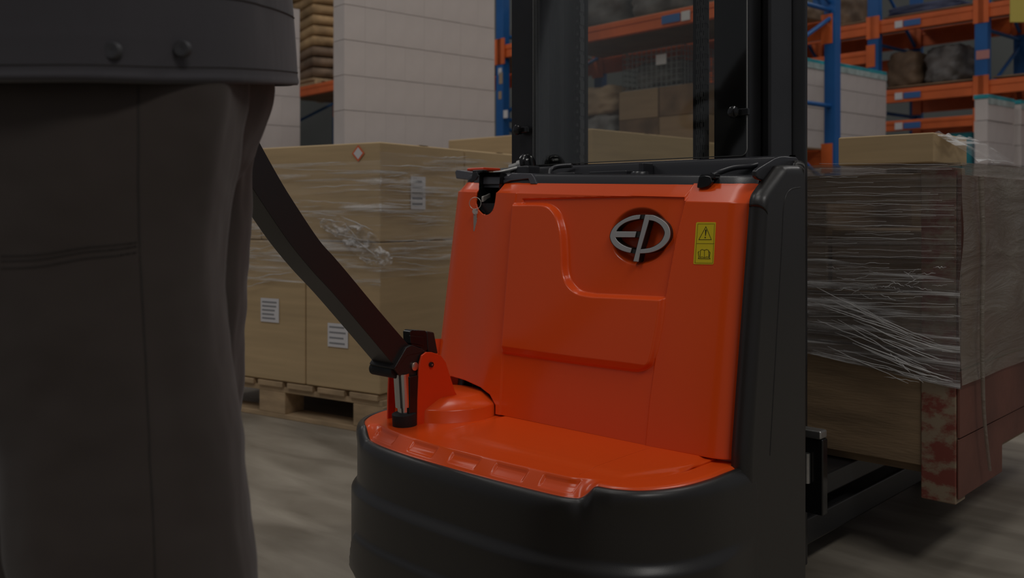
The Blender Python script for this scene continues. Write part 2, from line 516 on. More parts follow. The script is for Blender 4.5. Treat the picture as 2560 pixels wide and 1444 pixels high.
pad_px = [(1286, 508)] + [tuple(p) for p in catmull([(1330, 507), (1372, 510), (1398, 532), (1412, 575), (1416, 625), (1418, 672), (1428, 705), (1452, 727), (1490, 735)], 5)] + \
         [(1560, 738), (1664, 743)] + [tuple(p) for p in catmull([(1662, 770), (1655, 820), (1642, 885), (1628, 915), (1598, 929), (1560, 926)], 5)] + [(1450, 912), (1257, 884)]
pad = [sz(*p) for p in pad_px]
emb_px = [(1306, 497), (1500, 492), (1718, 487), (1690, 600), (1664, 746), (1380, 740), (1340, 560), (1306, 520)]
emb = [sz(*p) for p in emb_px]
arch_px = [(1240, 1080), (1240, 1012), (1226, 985), (1203, 967), (1165, 950), (1130, 940), (1080, 934), (1030, 940), (960, 960), (960, 1100)]
arch = [sz(*p) for p in arch_px]
notch_px = [(1194, 430), (1192, 480), (1191, 508), (1197, 524), (1207, 534), (1218, 537), (1229, 531), (1237, 515), (1242, 480), (1246, 430)]
notch = [sz(*p) for p in notch_px]
dish_c = sz(1594, 590)
NS = 600; NV = 340
s_ = np.linspace(X0, X1, NS)


SS, TT = np.meshgrid(s_, np.linspace(0, 1, NV))
ZZ = ZS - 0.004 + TT * (zmain(SS) - ZS + 0.004)
cell = 0.0021
h = np.zeros_like(SS)
dp = sdf_poly(SS, ZZ, pad)
zb = np.interp(SS, sorted([pad[-1][0], pad[-2][0], pad[-3][0], pad[-4][0]]), [p[1] for p in sorted([pad[-1], pad[-2], pad[-3], pad[-4]])])
left_open = sstep(-SS, 0.585, 0.600)
dpad = dp
bev_b = np.clip((ZZ - zb + 0.001) / 0.021, 0, 1)
pz = 0.012 * (1 - sstep(dpad, -0.0060, 0.0012)) * np.clip(0.12 + bev_b, 0, 1)
de = sdf_poly(SS, ZZ, emb)
h += -0.0045 * (1 - sstep(de, -0.0025, 0.001))
inpad = 1 - sstep(dpad, -0.0060, 0.0012)
h = h * (1 - inpad) + pz
rd = np.sqrt(((SS - dish_c[0]) / 0.0700) ** 2 + ((ZZ - dish_c[1]) / 0.0555) ** 2)
h += -0.0130 * (1 - sstep(rd, 0.76, 1.0))
lp = [sz(1718, 487), sz(1690, 600), sz(1664, 746), sz(1640, 890), sz(1625, 1000)]        # slanting crease of the right facet
lx = np.interp(ZZ, [p[1] for p in lp][::-1], [p[0] for p in lp][::-1])
h += 0.0022 * sstep(SS - lx, -0.001, 0.0015) * (1 - inpad)
lq = [sz(1289, 508), sz(1272, 700), sz(1258, 884), sz(1250, 1040)]
lx2 = np.interp(ZZ, [p[1] for p in lq][::-1], [p[0] for p in lq][::-1])
h += 0.0020 * sstep(-(SS - lx2), -0.0012, 0.0012)        # left crease
YY = y_of(SS, ZZ) - h
# tuck the lower edge under slightly and round it
YY += 0.024 * (1 - sstep(ZZ, ZS + 0.0065, ZS + 0.0095))
P = np.stack([SS, YY, ZZ], -1)
# chamfer rows running up and back to the tray, lip rolled under
ch = []
for (dy, fz) in ((0.0012, 0.04), (0.010, 0.25), (0.024, 0.66), (0.034, 0.93), (0.038, 1.0), (0.047, 1.01), (0.060, 1.0)):
    zz = zmain(s_) + (ztop(s_) - zmain(s_)) * fz
    ch.append(np.stack([P[-1, :, 0], P[-1, :, 1] * 0 + y_of(s_, zmain(s_)) + dy - 0.002 * (s_ > -0.165), zz], -1))
P = np.concatenate([P, np.array(ch)], 0)
# rounded sides run back to the side covers
left = P[:, :1].copy(); left[:, :, 1] += 0.10; right = P[:, -1:].copy(); right[:, :, 1] += 0.03
P = np.concatenate([left, P, right], 1)
na, nb = P.shape[:2]
cx = (P[:-1, :-1, 0] + P[1:, 1:, 0]) / 2; cz = (P[:-1, :-1, 2] + P[1:, 1:, 2]) / 2
cut = (sdf_poly(cx, cz, arch) < 0) | (sdf_poly(cx, cz, notch) < 0)
idx = np.arange(na * nb).reshape(na, nb)
QA = np.stack([idx[:-1, :-1], idx[:-1, 1:], idx[1:, 1:], idx[1:, :-1]], -1)
Q = QA[~cut]
PF = P.reshape(-1, 3)
for pl in (arch, notch):                                        # move the rim of each opening exactly onto its outline
    cp = sdf_poly(cx, cz, pl) < 0
    rim = np.intersect1d(np.unique(QA[cp]), np.unique(Q))
    pa_ = np.array(catmull(pl, 4, closed=True)) if pl is notch else np.array(pl, float)
    for vi in rim:
        q = PF[vi, [0, 2]]; best = None
        for k in range(len(pa_)):
            a = pa_[k]; e = pa_[(k + 1) % len(pa_)] - a; t = np.clip(np.dot(q - a, e) / (e.dot(e) + 1e-15), 0, 1); c_ = a + e * t; dd = np.linalg.norm(q - c_)
            if best is None or dd < best[0]: best = (dd, c_)
        if best[0] < 0.0035:
            PF[vi, 1] += LEAN * (best[1][1] - q[1]); PF[vi, 0], PF[vi, 2] = best[1]
P = PF.reshape(na, nb, 3)
mb = MB(); mb.v = [tuple(p) for p in P.reshape(-1, 3).tolist()]; mb.f = [tuple(q) for q in Q.tolist()]; mb.sm = [True] * len(mb.f)
fc = mb.build('front_cover', M['orange'], truck, fix=False)
fc['label'] = 'glossy orange moulded front cover with raised pocket'
sd = fc.modifiers.new('thick', 'SOLIDIFY'); sd.thickness = 0.004; sd.offset = -1

# ---- deck outline (x, y), right to left
outline = [(-0.022, 0.03), (-0.022, -0.03), (-0.022, -0.08), (-0.032, -0.145), (-0.060, -0.198), (-0.095, -0.222), (-0.135, -0.232), (-0.165, -0.250), (-0.20, -0.257),
           (-0.30, -0.262), (-0.40, -0.263), (-0.50, -0.262), (-0.58, -0.257), (-0.66, -0.245), (-0.725, -0.222), (-0.775, -0.185), (-0.803, -0.135), (-0.814, -0.08), (-0.818, 0.03)]
OUT = np.array(catmull(outline, 26)); OUT = OUT[:, :2]
seg = np.r_[0, np.cumsum(np.linalg.norm(np.diff(OUT, axis=0), axis=1))]
NO = 460
tt = np.linspace(0, seg[-1], NO)
OUT = np.stack([np.interp(tt, seg, OUT[:, 0]), np.interp(tt, seg, OUT[:, 1])], -1)
tg = np.gradient(OUT, axis=0); tg /= np.linalg.norm(tg, axis=1)[:, None]
NRM = np.stack([-tg[:, 1], tg[:, 0]], -1)
if NRM[NO // 2, 1] > 0: NRM = -NRM
cham = sstep(-OUT[:, 0], 0.125, 0.155) * (1 - sstep(-OUT[:, 0], 0.690, 0.730)) * (OUT[:, 1] < -0.1)      # where the anti-slip chamfer runs
# arc centres of the anti-slip recesses, located by their place along the front
nsx = []
for a, b_ in ((947, 1012), (1036, 1106), (1134, 1212), (1244, 1336), (1378, 1472)):
    yb = {947: 1085, 1036: 1117, 1134: 1145, 1244: 1173, 1378: 1197}[a]
    pa = on_plane(a, yb - 8, (0, 0, 1), ZS - 0.008); pb = on_plane(b_, yb + 8, (0, 0, 1), ZS - 0.008); nsx.append((pa[0], pb[0]))
rows = []
K = 34
for k in range(K + 1):
    f = k / K                                 # 0 outer edge ... 1 inner
    inset = 0.048 * f
    base = OUT - NRM * inset[...] if False else OUT - NRM * inset
    dz_ch = np.full(NO, -0.0245 * (1 - min(1.0, max(0.0, (inset - 0.001) / 0.0265))))
    dz_pl = -0.0055 * (1 - min(1, inset / 0.010)) ** 2
    z = ZS + cham * dz_ch + (1 - cham) * dz_pl
    for (xa, xb) in nsx:
        m_in = sstep(base[:, 0], xa, xa + 0.0025) * (1 - sstep(base[:, 0], xb - 0.0025, xb))
        m_v = sstep(inset, 0.0075, 0.0090) * (1 - sstep(inset, 0.0245, 0.0262))
        fl = ZS - 0.0175
        z = z - 0.0045 * m_in * m_v * (0.4 + 0.6 * sstep(inset, 0.008, 0.020))
    rows.append(np.concatenate([base, z[:, None]], 1))
inner = rows[-1].copy()
for k in range(1, 26):
    f = k / 25
    b2 = inner.copy(); b2[:, 1] = inner[:, 1] * (1 - f) + 0.045 * f
    b2[:, 0] = inner[:, 0]
    b2[:, 2] = ZS + 0.004 * math.sin(math.pi * min(1, f * 1.2) * .5)
    # faint raised platform in the middle of the deck
    d = sdf_poly(b2[:, 0], b2[:, 1], [(-0.56, -0.13), (-0.56, 0.05), (-0.10, 0.05), (-0.06, -0.05), (-0.12, -0.175), (-0.50, -0.175)])
    b2[:, 2] += 0.0035 * (1 - sstep(d, -0.010, 0.004))
    rows.append(b2)
mb = MB(); mb.grid(rows, smooth=True)
deck = mb.build('deck_cover', M['orange'], truck, fix=False, autosmooth=False)
sd = deck.modifiers.new('thick', 'SOLIDIFY'); sd.thickness = 0.004; sd.offset = 0
deck['label'] = 'orange foot deck with anti-slip recesses'

# ---- black skirt
prof = [(-0.004, -0.006), (-0.001, 0.001), (0.0015, 0.0045), (0.006, 0.0050), (0.0105, 0.0030), (0.0145, -0.0010), (0.0178, -0.0060), (0.0203, -0.012), (0.0220, -0.020), (0.0228, -0.035)]
zlow = [0.282, 0.275, 0.268, 0.262, 0.256, 0.250, 0.245, 0.241, 0.238, 0.235, 0.232, 0.229, 0.226, 0.223, 0.220, 0.216, 0.21, 0.19, 0.17, 0.162, 0.156, 0.150, 0.145, 0.140, 0.134, 0.125, 0.11, 0.09, 0.07, 0.058, 0.052]
# outline extended back along both sides
ext = np.array([(-0.022, y) for y in np.linspace(0.225, 0.035, 14)])
ext2 = np.array([(-0.818, y) for y in np.linspace(0.035, 0.225, 14)])
O2 = np.concatenate([ext, OUT, ext2]); n2 = len(O2)
tg2 = np.gradient(O2, axis=0); tg2 /= np.linalg.norm(tg2, axis=1)[:, None]
N2 = np.stack([-tg2[:, 1], tg2[:, 0]], -1)
if N2[n2 // 2, 1] > 0: N2 = -N2
ch2 = np.r_[np.zeros(14), cham, np.zeros(14)]
side = (O2[:, 1] > 0.03)
ker = np.exp(-0.5 * (np.arange(-60, 61) / 20.0) ** 2); ker /= ker.sum()
padv = lambda v: np.concatenate([np.full(60, v[0]), v, np.full(60, v[-1])])
OS = np.stack([np.convolve(padv(O2[:, 0]), ker, 'valid'), np.convolve(padv(O2[:, 1]), ker, 'valid')], -1)
e_ = np.clip(np.minimum(np.arange(n2), n2 - 1 - np.arange(n2)) / 40.0, 0, 1)[:, None]
OS = O2 * (1 - e_) + OS * e_
tgs = np.gradient(OS, axis=0); tgs /= np.linalg.norm(tgs, axis=1)[:, None]
NSM = np.stack([-tgs[:, 1], tgs[:, 0]], -1)
if NSM[n2 // 2, 1] > 0: NSM = -NSM
zcut = ZS - 0.005 - 0.0215 * np.convolve(padv(ch2), ker, 'valid')
ztopk = ZS - 0.005 - 0.0215 * ch2
rows = []
sfade = 1 - sstep(O2[:, 1], 0.028, 0.05)
for (o_, dz) in prof:
    of = np.where(side, min(o_, 0.004), o_)
    of = o_ * sfade + min(o_, -0.003) * (1 - sfade)
    bl = min(1.0, max(0.0, -dz / 0.030)); base2 = O2 * (1 - bl) + OS * bl
    nb2 = N2 * (1 - bl) + NSM * bl; q = base2 + nb2 * of[:, None]; rows.append(np.concatenate([q, (ztopk + dz)[:, None]], 1))
for z in zlow:
    o_ = 0.0228
    cr = 0.0120 * (1 - sstep(z, 0.219, 0.241)) * sstep(-O2[:, 1], -0.02, 0.10)             # body below the shoulder line stands proud
    lowp = sstep(O2[:, 0], -0.745, -0.695) * sfade           # lower pad begins a little right of the left corner
    zl = 0.145 - 0.08 * (1 - lowp)
    pl_ = 0.0065 * (1 - sstep(np.full(n2, z) - zl, -0.006, 0.006))
    bot = 0.010 * (1 - sstep(z, 0.050, 0.075))
    of = o_ + cr + pl_ - bot
    of = of * sfade - 0.003 * (1 - sfade) - bot * (1 - sfade)
    q = OS + NSM * of[:, None]; rows.append(np.concatenate([q, np.full((n2, 1), z)], 1))
q = O2 - N2 * 0.02; rows.append(np.concatenate([q, np.full((n2, 1), 0.052)], 1))
mb = MB(); mb.grid(rows, smooth=True)
mb.build('bumper_skirt', M['black_plastic'], truck, fix=True, autosmooth=False)
# hidden chassis inside
mb = MB(); mb.abox(-0.78, -0.04, -0.12, 0.22, 0.06, 0.33); mb.abox(-0.76, -0.06, 0.10, 0.22, 0.33, 0.80)
mb.build('chassis', M['mast_steel'], truck)

# ---- side covers
for sx in (1, -1):
    prof = [(0.012, 0.06), (0.008, 0.30), (0.010, ZS + 0.01), (0.017, 0.42), (0.066, 0.76), (0.069, 0.79), (0.074, 0.806), (0.085, 0.817), (0.120, 0.841), (0.146, 0.858), (0.160, 0.864), (0.215, 0.866), (0.226, 0.864), (0.231, 0.855), (0.232, 0.60), (0.232, 0.06)]
    sub = np.array(catmull(prof[1:-1], 4)); sub = [tuple(prof[0])] + [tuple(q) for q in sub] + [tuple(prof[-1])]
    x_out = 0.0 if sx > 0 else -0.780
    y_sh = 0.0 if sx > 0 else 0.060
    ring0 = np.array(sub); ring0[:, 0] = np.minimum(ring0[:, 0] + y_sh, 0.232)
    tgx = np.gradient(ring0, axis=0); tgx /= (np.linalg.norm(tgx, axis=1)[:, None] + 1e-9)
    nn = np.stack([tgx[:, 1], -tgx[:, 0]], -1)          # points into the panel
    if nn[3, 0] < 0: nn = -nn
    rows = []
    for dx, ins in ((0.030, 0.003), (0.030, 0.0), (0.019, 0.0), (0.0130, 0.0008), (0.0085, 0.0026), (0.0045, 0.0055), (0.0015, 0.0095), (0.0002, 0.014), (0.0, 0.018)):
        cy_, cz_ = 0.135 + y_sh / 2, 0.46
        r3 = np.stack([cy_ + (ring0[:, 0] - cy_) * (1 - ins / 0.11), cz_ + (ring0[:, 1] - cz_) * (1 - ins / 0.40)], -1)
        rows.append([(x_out - dx * sx, q[0], q[1]) for q in r3])
    mb = MB(); mb.grid(rows, smooth=True, close=True)
    n_ = len(ring0); o_ = (len(rows) - 1) * n_
    mb.f.append(tuple(o_ + k for k in range(n_))); mb.sm.append(False)
    mb.f.append(tuple(reversed(range(n_)))); mb.sm.append(False)
    sc = mb.build('side_cover', M['black_plastic'], truck, autosmooth=False)
    if sx > 0:
        mb = MB(); pth = catmull([(-0.0004, 0.088, 0.36), (-0.0004, 0.128, 0.70), (-0.0004, 0.138, 0.79), (-0.0004, 0.158, 0.818), (-0.0004, 0.20, 0.825)], 6)
        mb.tube(pth, 0.0014, 8)
        mb.build('panel_line', M['black_plastic'], sc)

# ---- black top tray
pr = [(0.100, 0.822), (0.106, 0.848), (0.111, 0.853), (0.140, 0.855), (0.146, 0.850), (0.150, 0.815), (0.222, 0.815), (0.228, 0.872), (0.233, 0.884), (0.240, 0.887), (0.262, 0.888), (0.264, 0.80)]
xs = list(np.linspace(-0.80, -0.565, 8)) + [-0.555] + list(np.linspace(-0.545, -0.040, 24))
rows = []
for x in xs:
    row = []
    tz = (ztop(x) - 0.8405)
    for (y, z) in pr:
        yy = y + float(y_of(np.array(x), np.array(0.80))) - 0.072 if y < 0.2 else y
        zz = z + (tz if y < 0.2 else 0)
        if x < -0.56 and 0.145 < y < 0.225: zz = 0.858     # left of the tray is a solid console
        row.append((x, yy, zz))
    rows.append(row)
mb = MB(); mb.grid(rows, smooth=False)
tray = mb.build('top_tray', M['tray_plastic'], truck, bevel=0.003, seg=2)
tray['label'] = 'black plastic tray on top of the orange cover'
# tray end wall on the right, sweeping up to the mast
mb = MB()
poly = [(-0.028, a_, b_) for a_, b_ in ((0.100, 0.838), (0.092, 0.842), (0.091, 0.852), (0.100, 0.857), (0.130, 0.867), (0.159, 0.877), (0.178, 0.881), (0.195, 0.8825), (0.242, 0.883), (0.252, 0.878), (0.252, 0.815))]
mb.prism(poly, (-0.010, 0, 0)); mb.build('tray_end_wall', M['tray_plastic'], truck, bevel=0.003)
# ribs and lugs seen inside the tray
def ypl(px, py, y): return on_plane(px, py, (0, 1, 0), y)
for (a, b_, yy) in ((1372, 1450, 0.215), (1486, 1580, 0.215)):
    p = ypl(a, 420, yy); q = ypl(b_, 420, yy)
    MB().abox(p[0], q[0], 0.195, 0.226, 0.81, 0.868).build('tray_rib', M['tray_plastic'], truck, bevel=0.003)
p = ypl(1600, 424, 0.20); MB().lathe((p[0], 0.20, 0.82), [(0.020, 0), (0.020, 0.040), (0.017, 0.044)], 24).build('tray_lug', M['tray_plastic'], truck)
p = ypl(1617, 420, 0.212); MB().abox(p[0] - 0.006, p[0] + 0.006, 0.19, 0.228, 0.81, 0.882).build('tray_rib', M['tray_plastic'], truck, bevel=0.003)
# curved grab rim at the left and right of the tray
for pts in (((1375, 440), (1378, 424), (1395, 416), (1430, 413)), ((1780, 438), (1800, 430), (1835, 419), (1875, 415), (1895, 410))):
    P3 = [ypl(x, y, 0.185 + 0.012 * i) for i, (x, y) in enumerate(pts)]
    MB().tube(catmull(P3, 5), 0.0055, 10).build('tray_rim', M['tray_plastic'], truck)
# raised console lip above the key pocket; grey paints reflected light on black plastic
pts = [(1202, 452), (1206, 441), (1268, 441), (1278, 432), (1328, 433), (1336, 443), (1342, 460), (1325, 460), (1320, 447), (1276, 452), (1255, 461), (1205, 461)]
poly = [surf(x, y, -(0.020)) for x, y in pts]
MB().prism(poly, (0, 0.05, 0)).build('console_lip', M['console'], truck, bevel=0.002)
pts = [(1137, 429), (1142, 424), (1200, 432), (1202, 455), (1190, 452), (1140, 446)]
poly = [surf(x, y, -(0.028)) for x, y in pts]
MB().prism(poly, (0, 0.08, 0)).build('console_lip', M['console'], truck, bevel=0.002)
p = ypl(1187, 423, 0.16)
MB().box(p + np.array([0, 0.03, 0]), (0.028, 0, 0), (0, 0.03, 0), (0, 0, 0.004)).build('stop_button', M['red_paint'], truck, bevel=0.003)
# two hook latches over the cover edge
for (pts, y_off) in (([(1180, 432), (1192, 428), (1196, 440), (1190, 450), (1178, 457), (1169, 454), (1172, 448), (1178, 444)], 0.022),
                     ([(1746, 441), (1760, 438), (1776, 441), (1780, 456), (1772, 466), (1754, 471), (1741, 470), (1742, 462), (1744, 452)], 0.012)):
    c = np.mean(pts, 0)
    poly = [surf(x, y, -(y_off)) for x, y in pts]
    MB().prism(poly, (0.0, 0.010, 0.002)).build('cover_latch', M['gloss_black'], truck, bevel=0.0025, seg=3)
    p = surf(c[0] + 18, c[1] - 14, -(y_off + 0.012))
    MB().box(p, (0.016, 0, 0), (0, 0.010, 0), (0, 0, 0.005)).build('latch_arm', M['gloss_black'], truck, bevel=0.0025)

# ---- key pocket and keys
cxn = np.mean([p[0] for p in notch]); rowsN = []
for dpt, sc_ in ((0.0, 1.0), (0.012, 0.98), (0.040, 0.93), (0.046, 0.80)):
    rowsN.append([(cxn + (p[0] - cxn) * sc_, float(y_of(np.array(p[0]), np.array(p[1]))) + dpt + 0.006, 0.80 + (p[1] - 0.80) * sc_) for p in notch])
mb = MB(); mb.grid(rowsN, smooth=False, close=True); nn_ = len(notch); o_ = 3 * nn_
mb.f.append(tuple(o_ + k for k in range(nn_))); mb.sm.append(False)
pocket = mb.build('key_pocket', M['gloss_black'], truck, autosmooth=False)
kc = surf(1216, 505, -(0.035))
MB().lathe(kc + np.array([0.004, 0.012, 0]), [(0.013, 0), (0.013, -0.010), (0.010, -0.014), (0.010, -0.02)], 24, axis=(0, 1, 0.1)).build('key_switch', M['gloss_black'], truck)
ka = surf(1224, 488, -(0.030)); kb = surf(1206, 498, -(0.0))
mb = MB(); d = kb - ka
mb.sweep([ka + d * t for t in (0, .35, .45, .8, 1.0)], [(0.0022, 0.001, 0)] * 5, [np.array([0, 0, 0.0045])] * 3 + [np.array([0, 0, .006])] * 2)
mb.build('ignition_key', M['key_metal'], truck, bevel=0.0008)
rc = surf(1188, 508, 0.010)
mb = MB(); R_ = 0.0135
mb.tube([rc + R_ * (math.cos(a) * np.array([0.85, 0.52, 0]) + math.sin(a) * UP) for a in np.linspace(0, 2 * math.pi, 33)], 0.0008, 6, cap=False)
ring = mb.build('key_ring', M['key_metal'], truck)
k0 = rc + np.array([0.000, 0, -0.0125])
mb = MB()
mb.lathe(k0 + np.array([0, 0, -0.006]), [(0.0068, -0.0009), (0.0068, 0.0009)], 20, axis=(0.85, -0.45, 0.1))
mb.box(k0 + np.array([0, 0, -0.030]), (0.0030, 0.002, 0), (0.0005, -0.001, 0), (0, 0, 0.020))
for i in range(5):
    mb.box(k0 + np.array([0.0028, 0.0018, -0.022 - 0.006 * i]), (0.0012, 0.0008, 0), (0.0005, -0.001, 0), (0, 0, 0.0015))
mb.build('spare_key', M['key_metal'], ring)

# ---- turned connector / lock knob on the console
kp = ypl(1318, 410, 0.195)
ax = np.array([0.75, 0.25, 0.18]); ax /= np.linalg.norm(ax)
knob = MB().lathe(kp, [(0.010, -0.012), (0.024, -0.008), (0.026, 0.0), (0.024, 0.010), (0.014, 0.016)], 28, axis=ax).build('connector_cap', M['gloss_black'], truck)
MB().lathe(kp - ax * 0.012, [(0.014, 0), (0.014, -0.010), (0.010, -0.012), (0.010, -0.032)], 20, axis=ax).build('connector_plug', M['steel'], truck)
pa = ypl(1305, 416, 0.18); pb = ypl(1262, 428, 0.15); pc_ = ypl(1235, 432, 0.14)
MB().tube(catmull([pa, pb, pc_], 6), [0.004] * 13, 8).build('connector_lever', M['steel'], truck)
p = ypl(1268, 430, 0.16); MB().lathe((p[0], 0.16, 0.866), [(0.030, -0.01), (0.030, 0.001), (0.022, 0.003)], 32).build('console_dial', M['gloss_black'], truck)
p = ypl(1318, 428, 0.19); MB().box((p[0], 0.19, 0.872), (0.022, 0, 0), (0, 0.022, 0), (0, 0, 0.014)).build('connector_base', M['tray_plastic'], truck, bevel=0.005)

# ---- emblem
def ez(x, y, lift):  # zoomed-sheet coordinates -> point on the cover, lifted outward
    return on_plane(1480 + x / 5.555, 480 + y / 5.555, NL, DL - lift)


arcE_o = catmull([(668, 315), (560, 330), (450, 375), (350, 440), (280, 520), (250, 605), (268, 685), (320, 755), (400, 805), (480, 832), (530, 842)], 4)
E_i1 = catmull([(548, 780), (480, 760), (410, 725), (350, 675), (322, 627)], 4)
E_i2 = catmull([(332, 545), (370, 490), (440, 435), (520, 400), (600, 382), (655, 372)], 4)
Epoly = list(arcE_o) + list(E_i1) + [(592, 628), (612, 548)] + list(E_i2)
stroke = [(738, 315), (812, 318), (790, 388), (670, 795), (663, 852), (640, 968), (573, 960)]
bowl = list(catmull([(812, 318), (860, 326), (960, 375), (1045, 450), (1082, 550), (1070, 650), (1010, 735), (920, 800), (800, 840), (663, 852)], 4)) + \
       list(catmull([(670, 795), (790, 780), (880, 745), (960, 680), (1005, 590), (1000, 530), (950, 455), (870, 405), (790, 388)], 4))


def dilate(poly, r_):
    poly = np.array([np.array(p[:2], float) for p in poly]); n = len(poly)
    A = 0.5 * sum(poly[i][0] * poly[(i + 1) % n][1] - poly[(i + 1) % n][0] * poly[i][1] for i in range(n))
    out = []
    for i in range(n):
        e1 = poly[i] - poly[i - 1]; e2 = poly[(i + 1) % n] - poly[i]
        t = e1 / (np.linalg.norm(e1) + 1e-9) + e2 / (np.linalg.norm(e2) + 1e-9); t /= (np.linalg.norm(t) + 1e-9)
        nn = np.array([t[1], -t[0]]) * (1 if A > 0 else -1)
        out.append(poly[i] + nn * r_)
    return out


mb = MB(); mk = MB()
for poly in (Epoly, stroke, bowl):
    mb.prism([ez(p[0], p[1], 0.0062) for p in poly], (0, 0.0022, 0.0))
    mk.prism([ez(p[0], p[1], 0.0040) for p in dilate(poly, 6)], (0, 0.0165, 0.0))
for q in ([(655, 318), (745, 318), (735, 372), (645, 370)], [(598, 550), (700, 550), (680, 628), (590, 628)], [(530, 785), (610, 800), (600, 858), (525, 840)]):
    mk.prism([ez(p[0], p[1], 0.0025) for p in q], (0, 0.014, 0.0))
emblem = mk.build('emblem', M['black_plastic'], truck, bevel=0.0006)
emblem['label'] = 'round EP letter emblem'
mb.build('emblem_lettering', M['silver'], emblem, bevel=0.0007)

# ---- warning decal
def dz(x, y, lift=0.0016): return on_plane(1480 + x / 5.555, 480 + y / 5.555, NL, DL - lift - 0.0022 + 0.006 * np.clip((on_plane(1480 + x / 5.555, 480 + y / 5.555, NL, DL)[0] + 0.20) / 0.15, 0, 1))


mb = MB(); mb.prism([dz(*p, 0.0) for p in ((1462, 417), (1712, 417), (1722, 428), (1690, 992), (1678, 1004), (1420, 1000), (1410, 988), (1448, 430))], (0, -0.0007, 0))
decal = mb.build('warning_decal', M['yellow'], truck)
decal['label'] = 'yellow warning sticker with a triangle and a manual symbol'
mb = MB()


def stroke2(pts, wd=6.0, closed=False):
    pts = [np.array(p, float) for p in pts]
    if closed: pts.append(pts[0])
    for a, b_ in zip(pts[:-1], pts[1:]):
        d = b_ - a; d /= np.linalg.norm(d); n = np.array([-d[1], d[0]]) * wd / 2; a = a - d * wd / 2; b_ = b_ + d * wd / 2
        mb.prism([dz(q[0], q[1], 0.0009) for q in (a + n, b_ + n, b_ - n, a - n)], (0, -0.0002, 0))


stroke2([(1470, 440), (1702, 440), (1676, 985), (1430, 982)], 2.5, True)
stroke2([(1452, 712), (1695, 714)], 3)
stroke2([(1582, 478), (1658, 658), (1484, 658)], 6, True)
mb.prism([dz(*q, 0.0009) for q in ((1572, 520), (1592, 520), (1580, 605), (1572, 605))], (0, -0.0002, 0))
mb.prism([dz(1572 + 9 * math.cos(a), 630 + 9 * math.sin(a), 0.0009) for a in np.linspace(0, 6.0, 10)], (0, -0.0002, 0))
stroke2([(1500, 905), (1508, 805), (1530, 795), (1562, 806), (1592, 795), (1620, 806), (1625, 905)], 5)
stroke2([(1562, 806), (1560, 905)], 4)
stroke2([(1500, 905), (1530, 897), (1560, 908), (1595, 897), (1625, 905)], 5)
stroke2([(1488, 820), (1475, 835), (1485, 900), (1478, 922), (1640, 925), (1628, 905), (1640, 838), (1624, 822)], 6)
mb.build('decal_symbols', M['decal_ink'], decal, fix=False)

# ---- turret, bracket, tiller
T = np.array([-0.690, -0.038, ZS])
EV = np.array([0.0, -1.0, 0.0]); EV /= np.linalg.norm(EV)     # where the tiller points
LV = np.array([1.0, 0.0, 0.0]); LV /= np.linalg.norm(LV)      # lateral, towards the camera
MB().lathe(T, [(0.118, -0.004), (0.116, 0.001), (0.1135, 0.003), (0.112, 0.028), (0.1095, 0.031), (0.078, 0.0475), (0.074, 0.0485), (0.0001, 0.0495)], 72, cap=False).build('turret', M['orange'], truck)
# arch recess in the cover behind the turret
rows = []
for z in (ZS, ZS + 0.05, ZS + 0.10, ZS + 0.14):
    rows.append([T + np.array([0.150 * math.cos(a), 0.150 * math.sin(a), z - ZS]) for a in np.linspace(0.42, 2.6, 40)])
rows.append([T + np.array([0.08 * math.cos(a), 0.08 * math.sin(a) + .02, 0.14]) for a in np.linspace(0.30, math.pi, 40)])
MB().grid(rows[:4], smooth=True).build('turret_recess', M['orange'], truck)


def tp(px, py, lat):
    return on_plane(px, py, LV, LV.dot(T) + lat)


plate_px = [(1043, 1066), (1044, 1000), (1047, 930), (1050, 905), (1055, 888), (1066, 880), (1080, 880), (1103, 888), (1115, 905), (1126, 940), (1138, 978), (1150, 1000), (1120, 1040), (1075, 1075)]
plate = [tp(x, y, 0.048) for x, y in plate_px]
bracket = MB().prism(plate, -LV * 0.005).build('tiller_bracket', M['red_paint'], truck, bevel=0.0015)
MB().prism([p - LV * 0.092 for p in plate], -LV * 0.005).build('tiller_bracket', M['red_paint'], truck, bevel=0.0015)
p = tp(1078, 911, 0.0495); MB().lathe(p, [(0.0055, -0.002), (0.0055, 0.0022), (0.004, 0.003)], 16, axis=LV).build('bracket_screw', M['gloss_black'], truck)
MB().lathe(tp(1078, 911, 0.0495), [(0.0022, 0.0028), (0.0022, 0.0036)], 6, axis=LV).build('screw_socket', M['steel'], truck)
# gas spring standing between the plates
gb = tp(1012, 1062, 0.028); gt = tp(1004, 935, 0.028)
gd = (gt - gb); gh = np.linalg.norm(gd); gd /= gh
MB().lathe(gb - gd * 0.006, [(0.023, 0), (0.0245, 0.003), (0.0245, 0.030), (0.021, 0.032)], 32, axis=gd).build('spring_boot', M['rubber'], truck)
MB().lathe(gb, [(0.0125, 0.025), (0.0125, gh * 0.36), (0.0165, gh * 0.37), (0.0165, gh * 1.02)], 32, axis=gd).build('gas_spring', M['chrome'], truck)
q0 = tp(1036, 1063, 0.034); q1 = tp(1036, 935, 0.034)
MB().sweep([q0, q1], [EV * 0.024] * 2, [LV * 0.012] * 2).build('spring_housing', M['gloss_black'], truck, bevel=0.003)
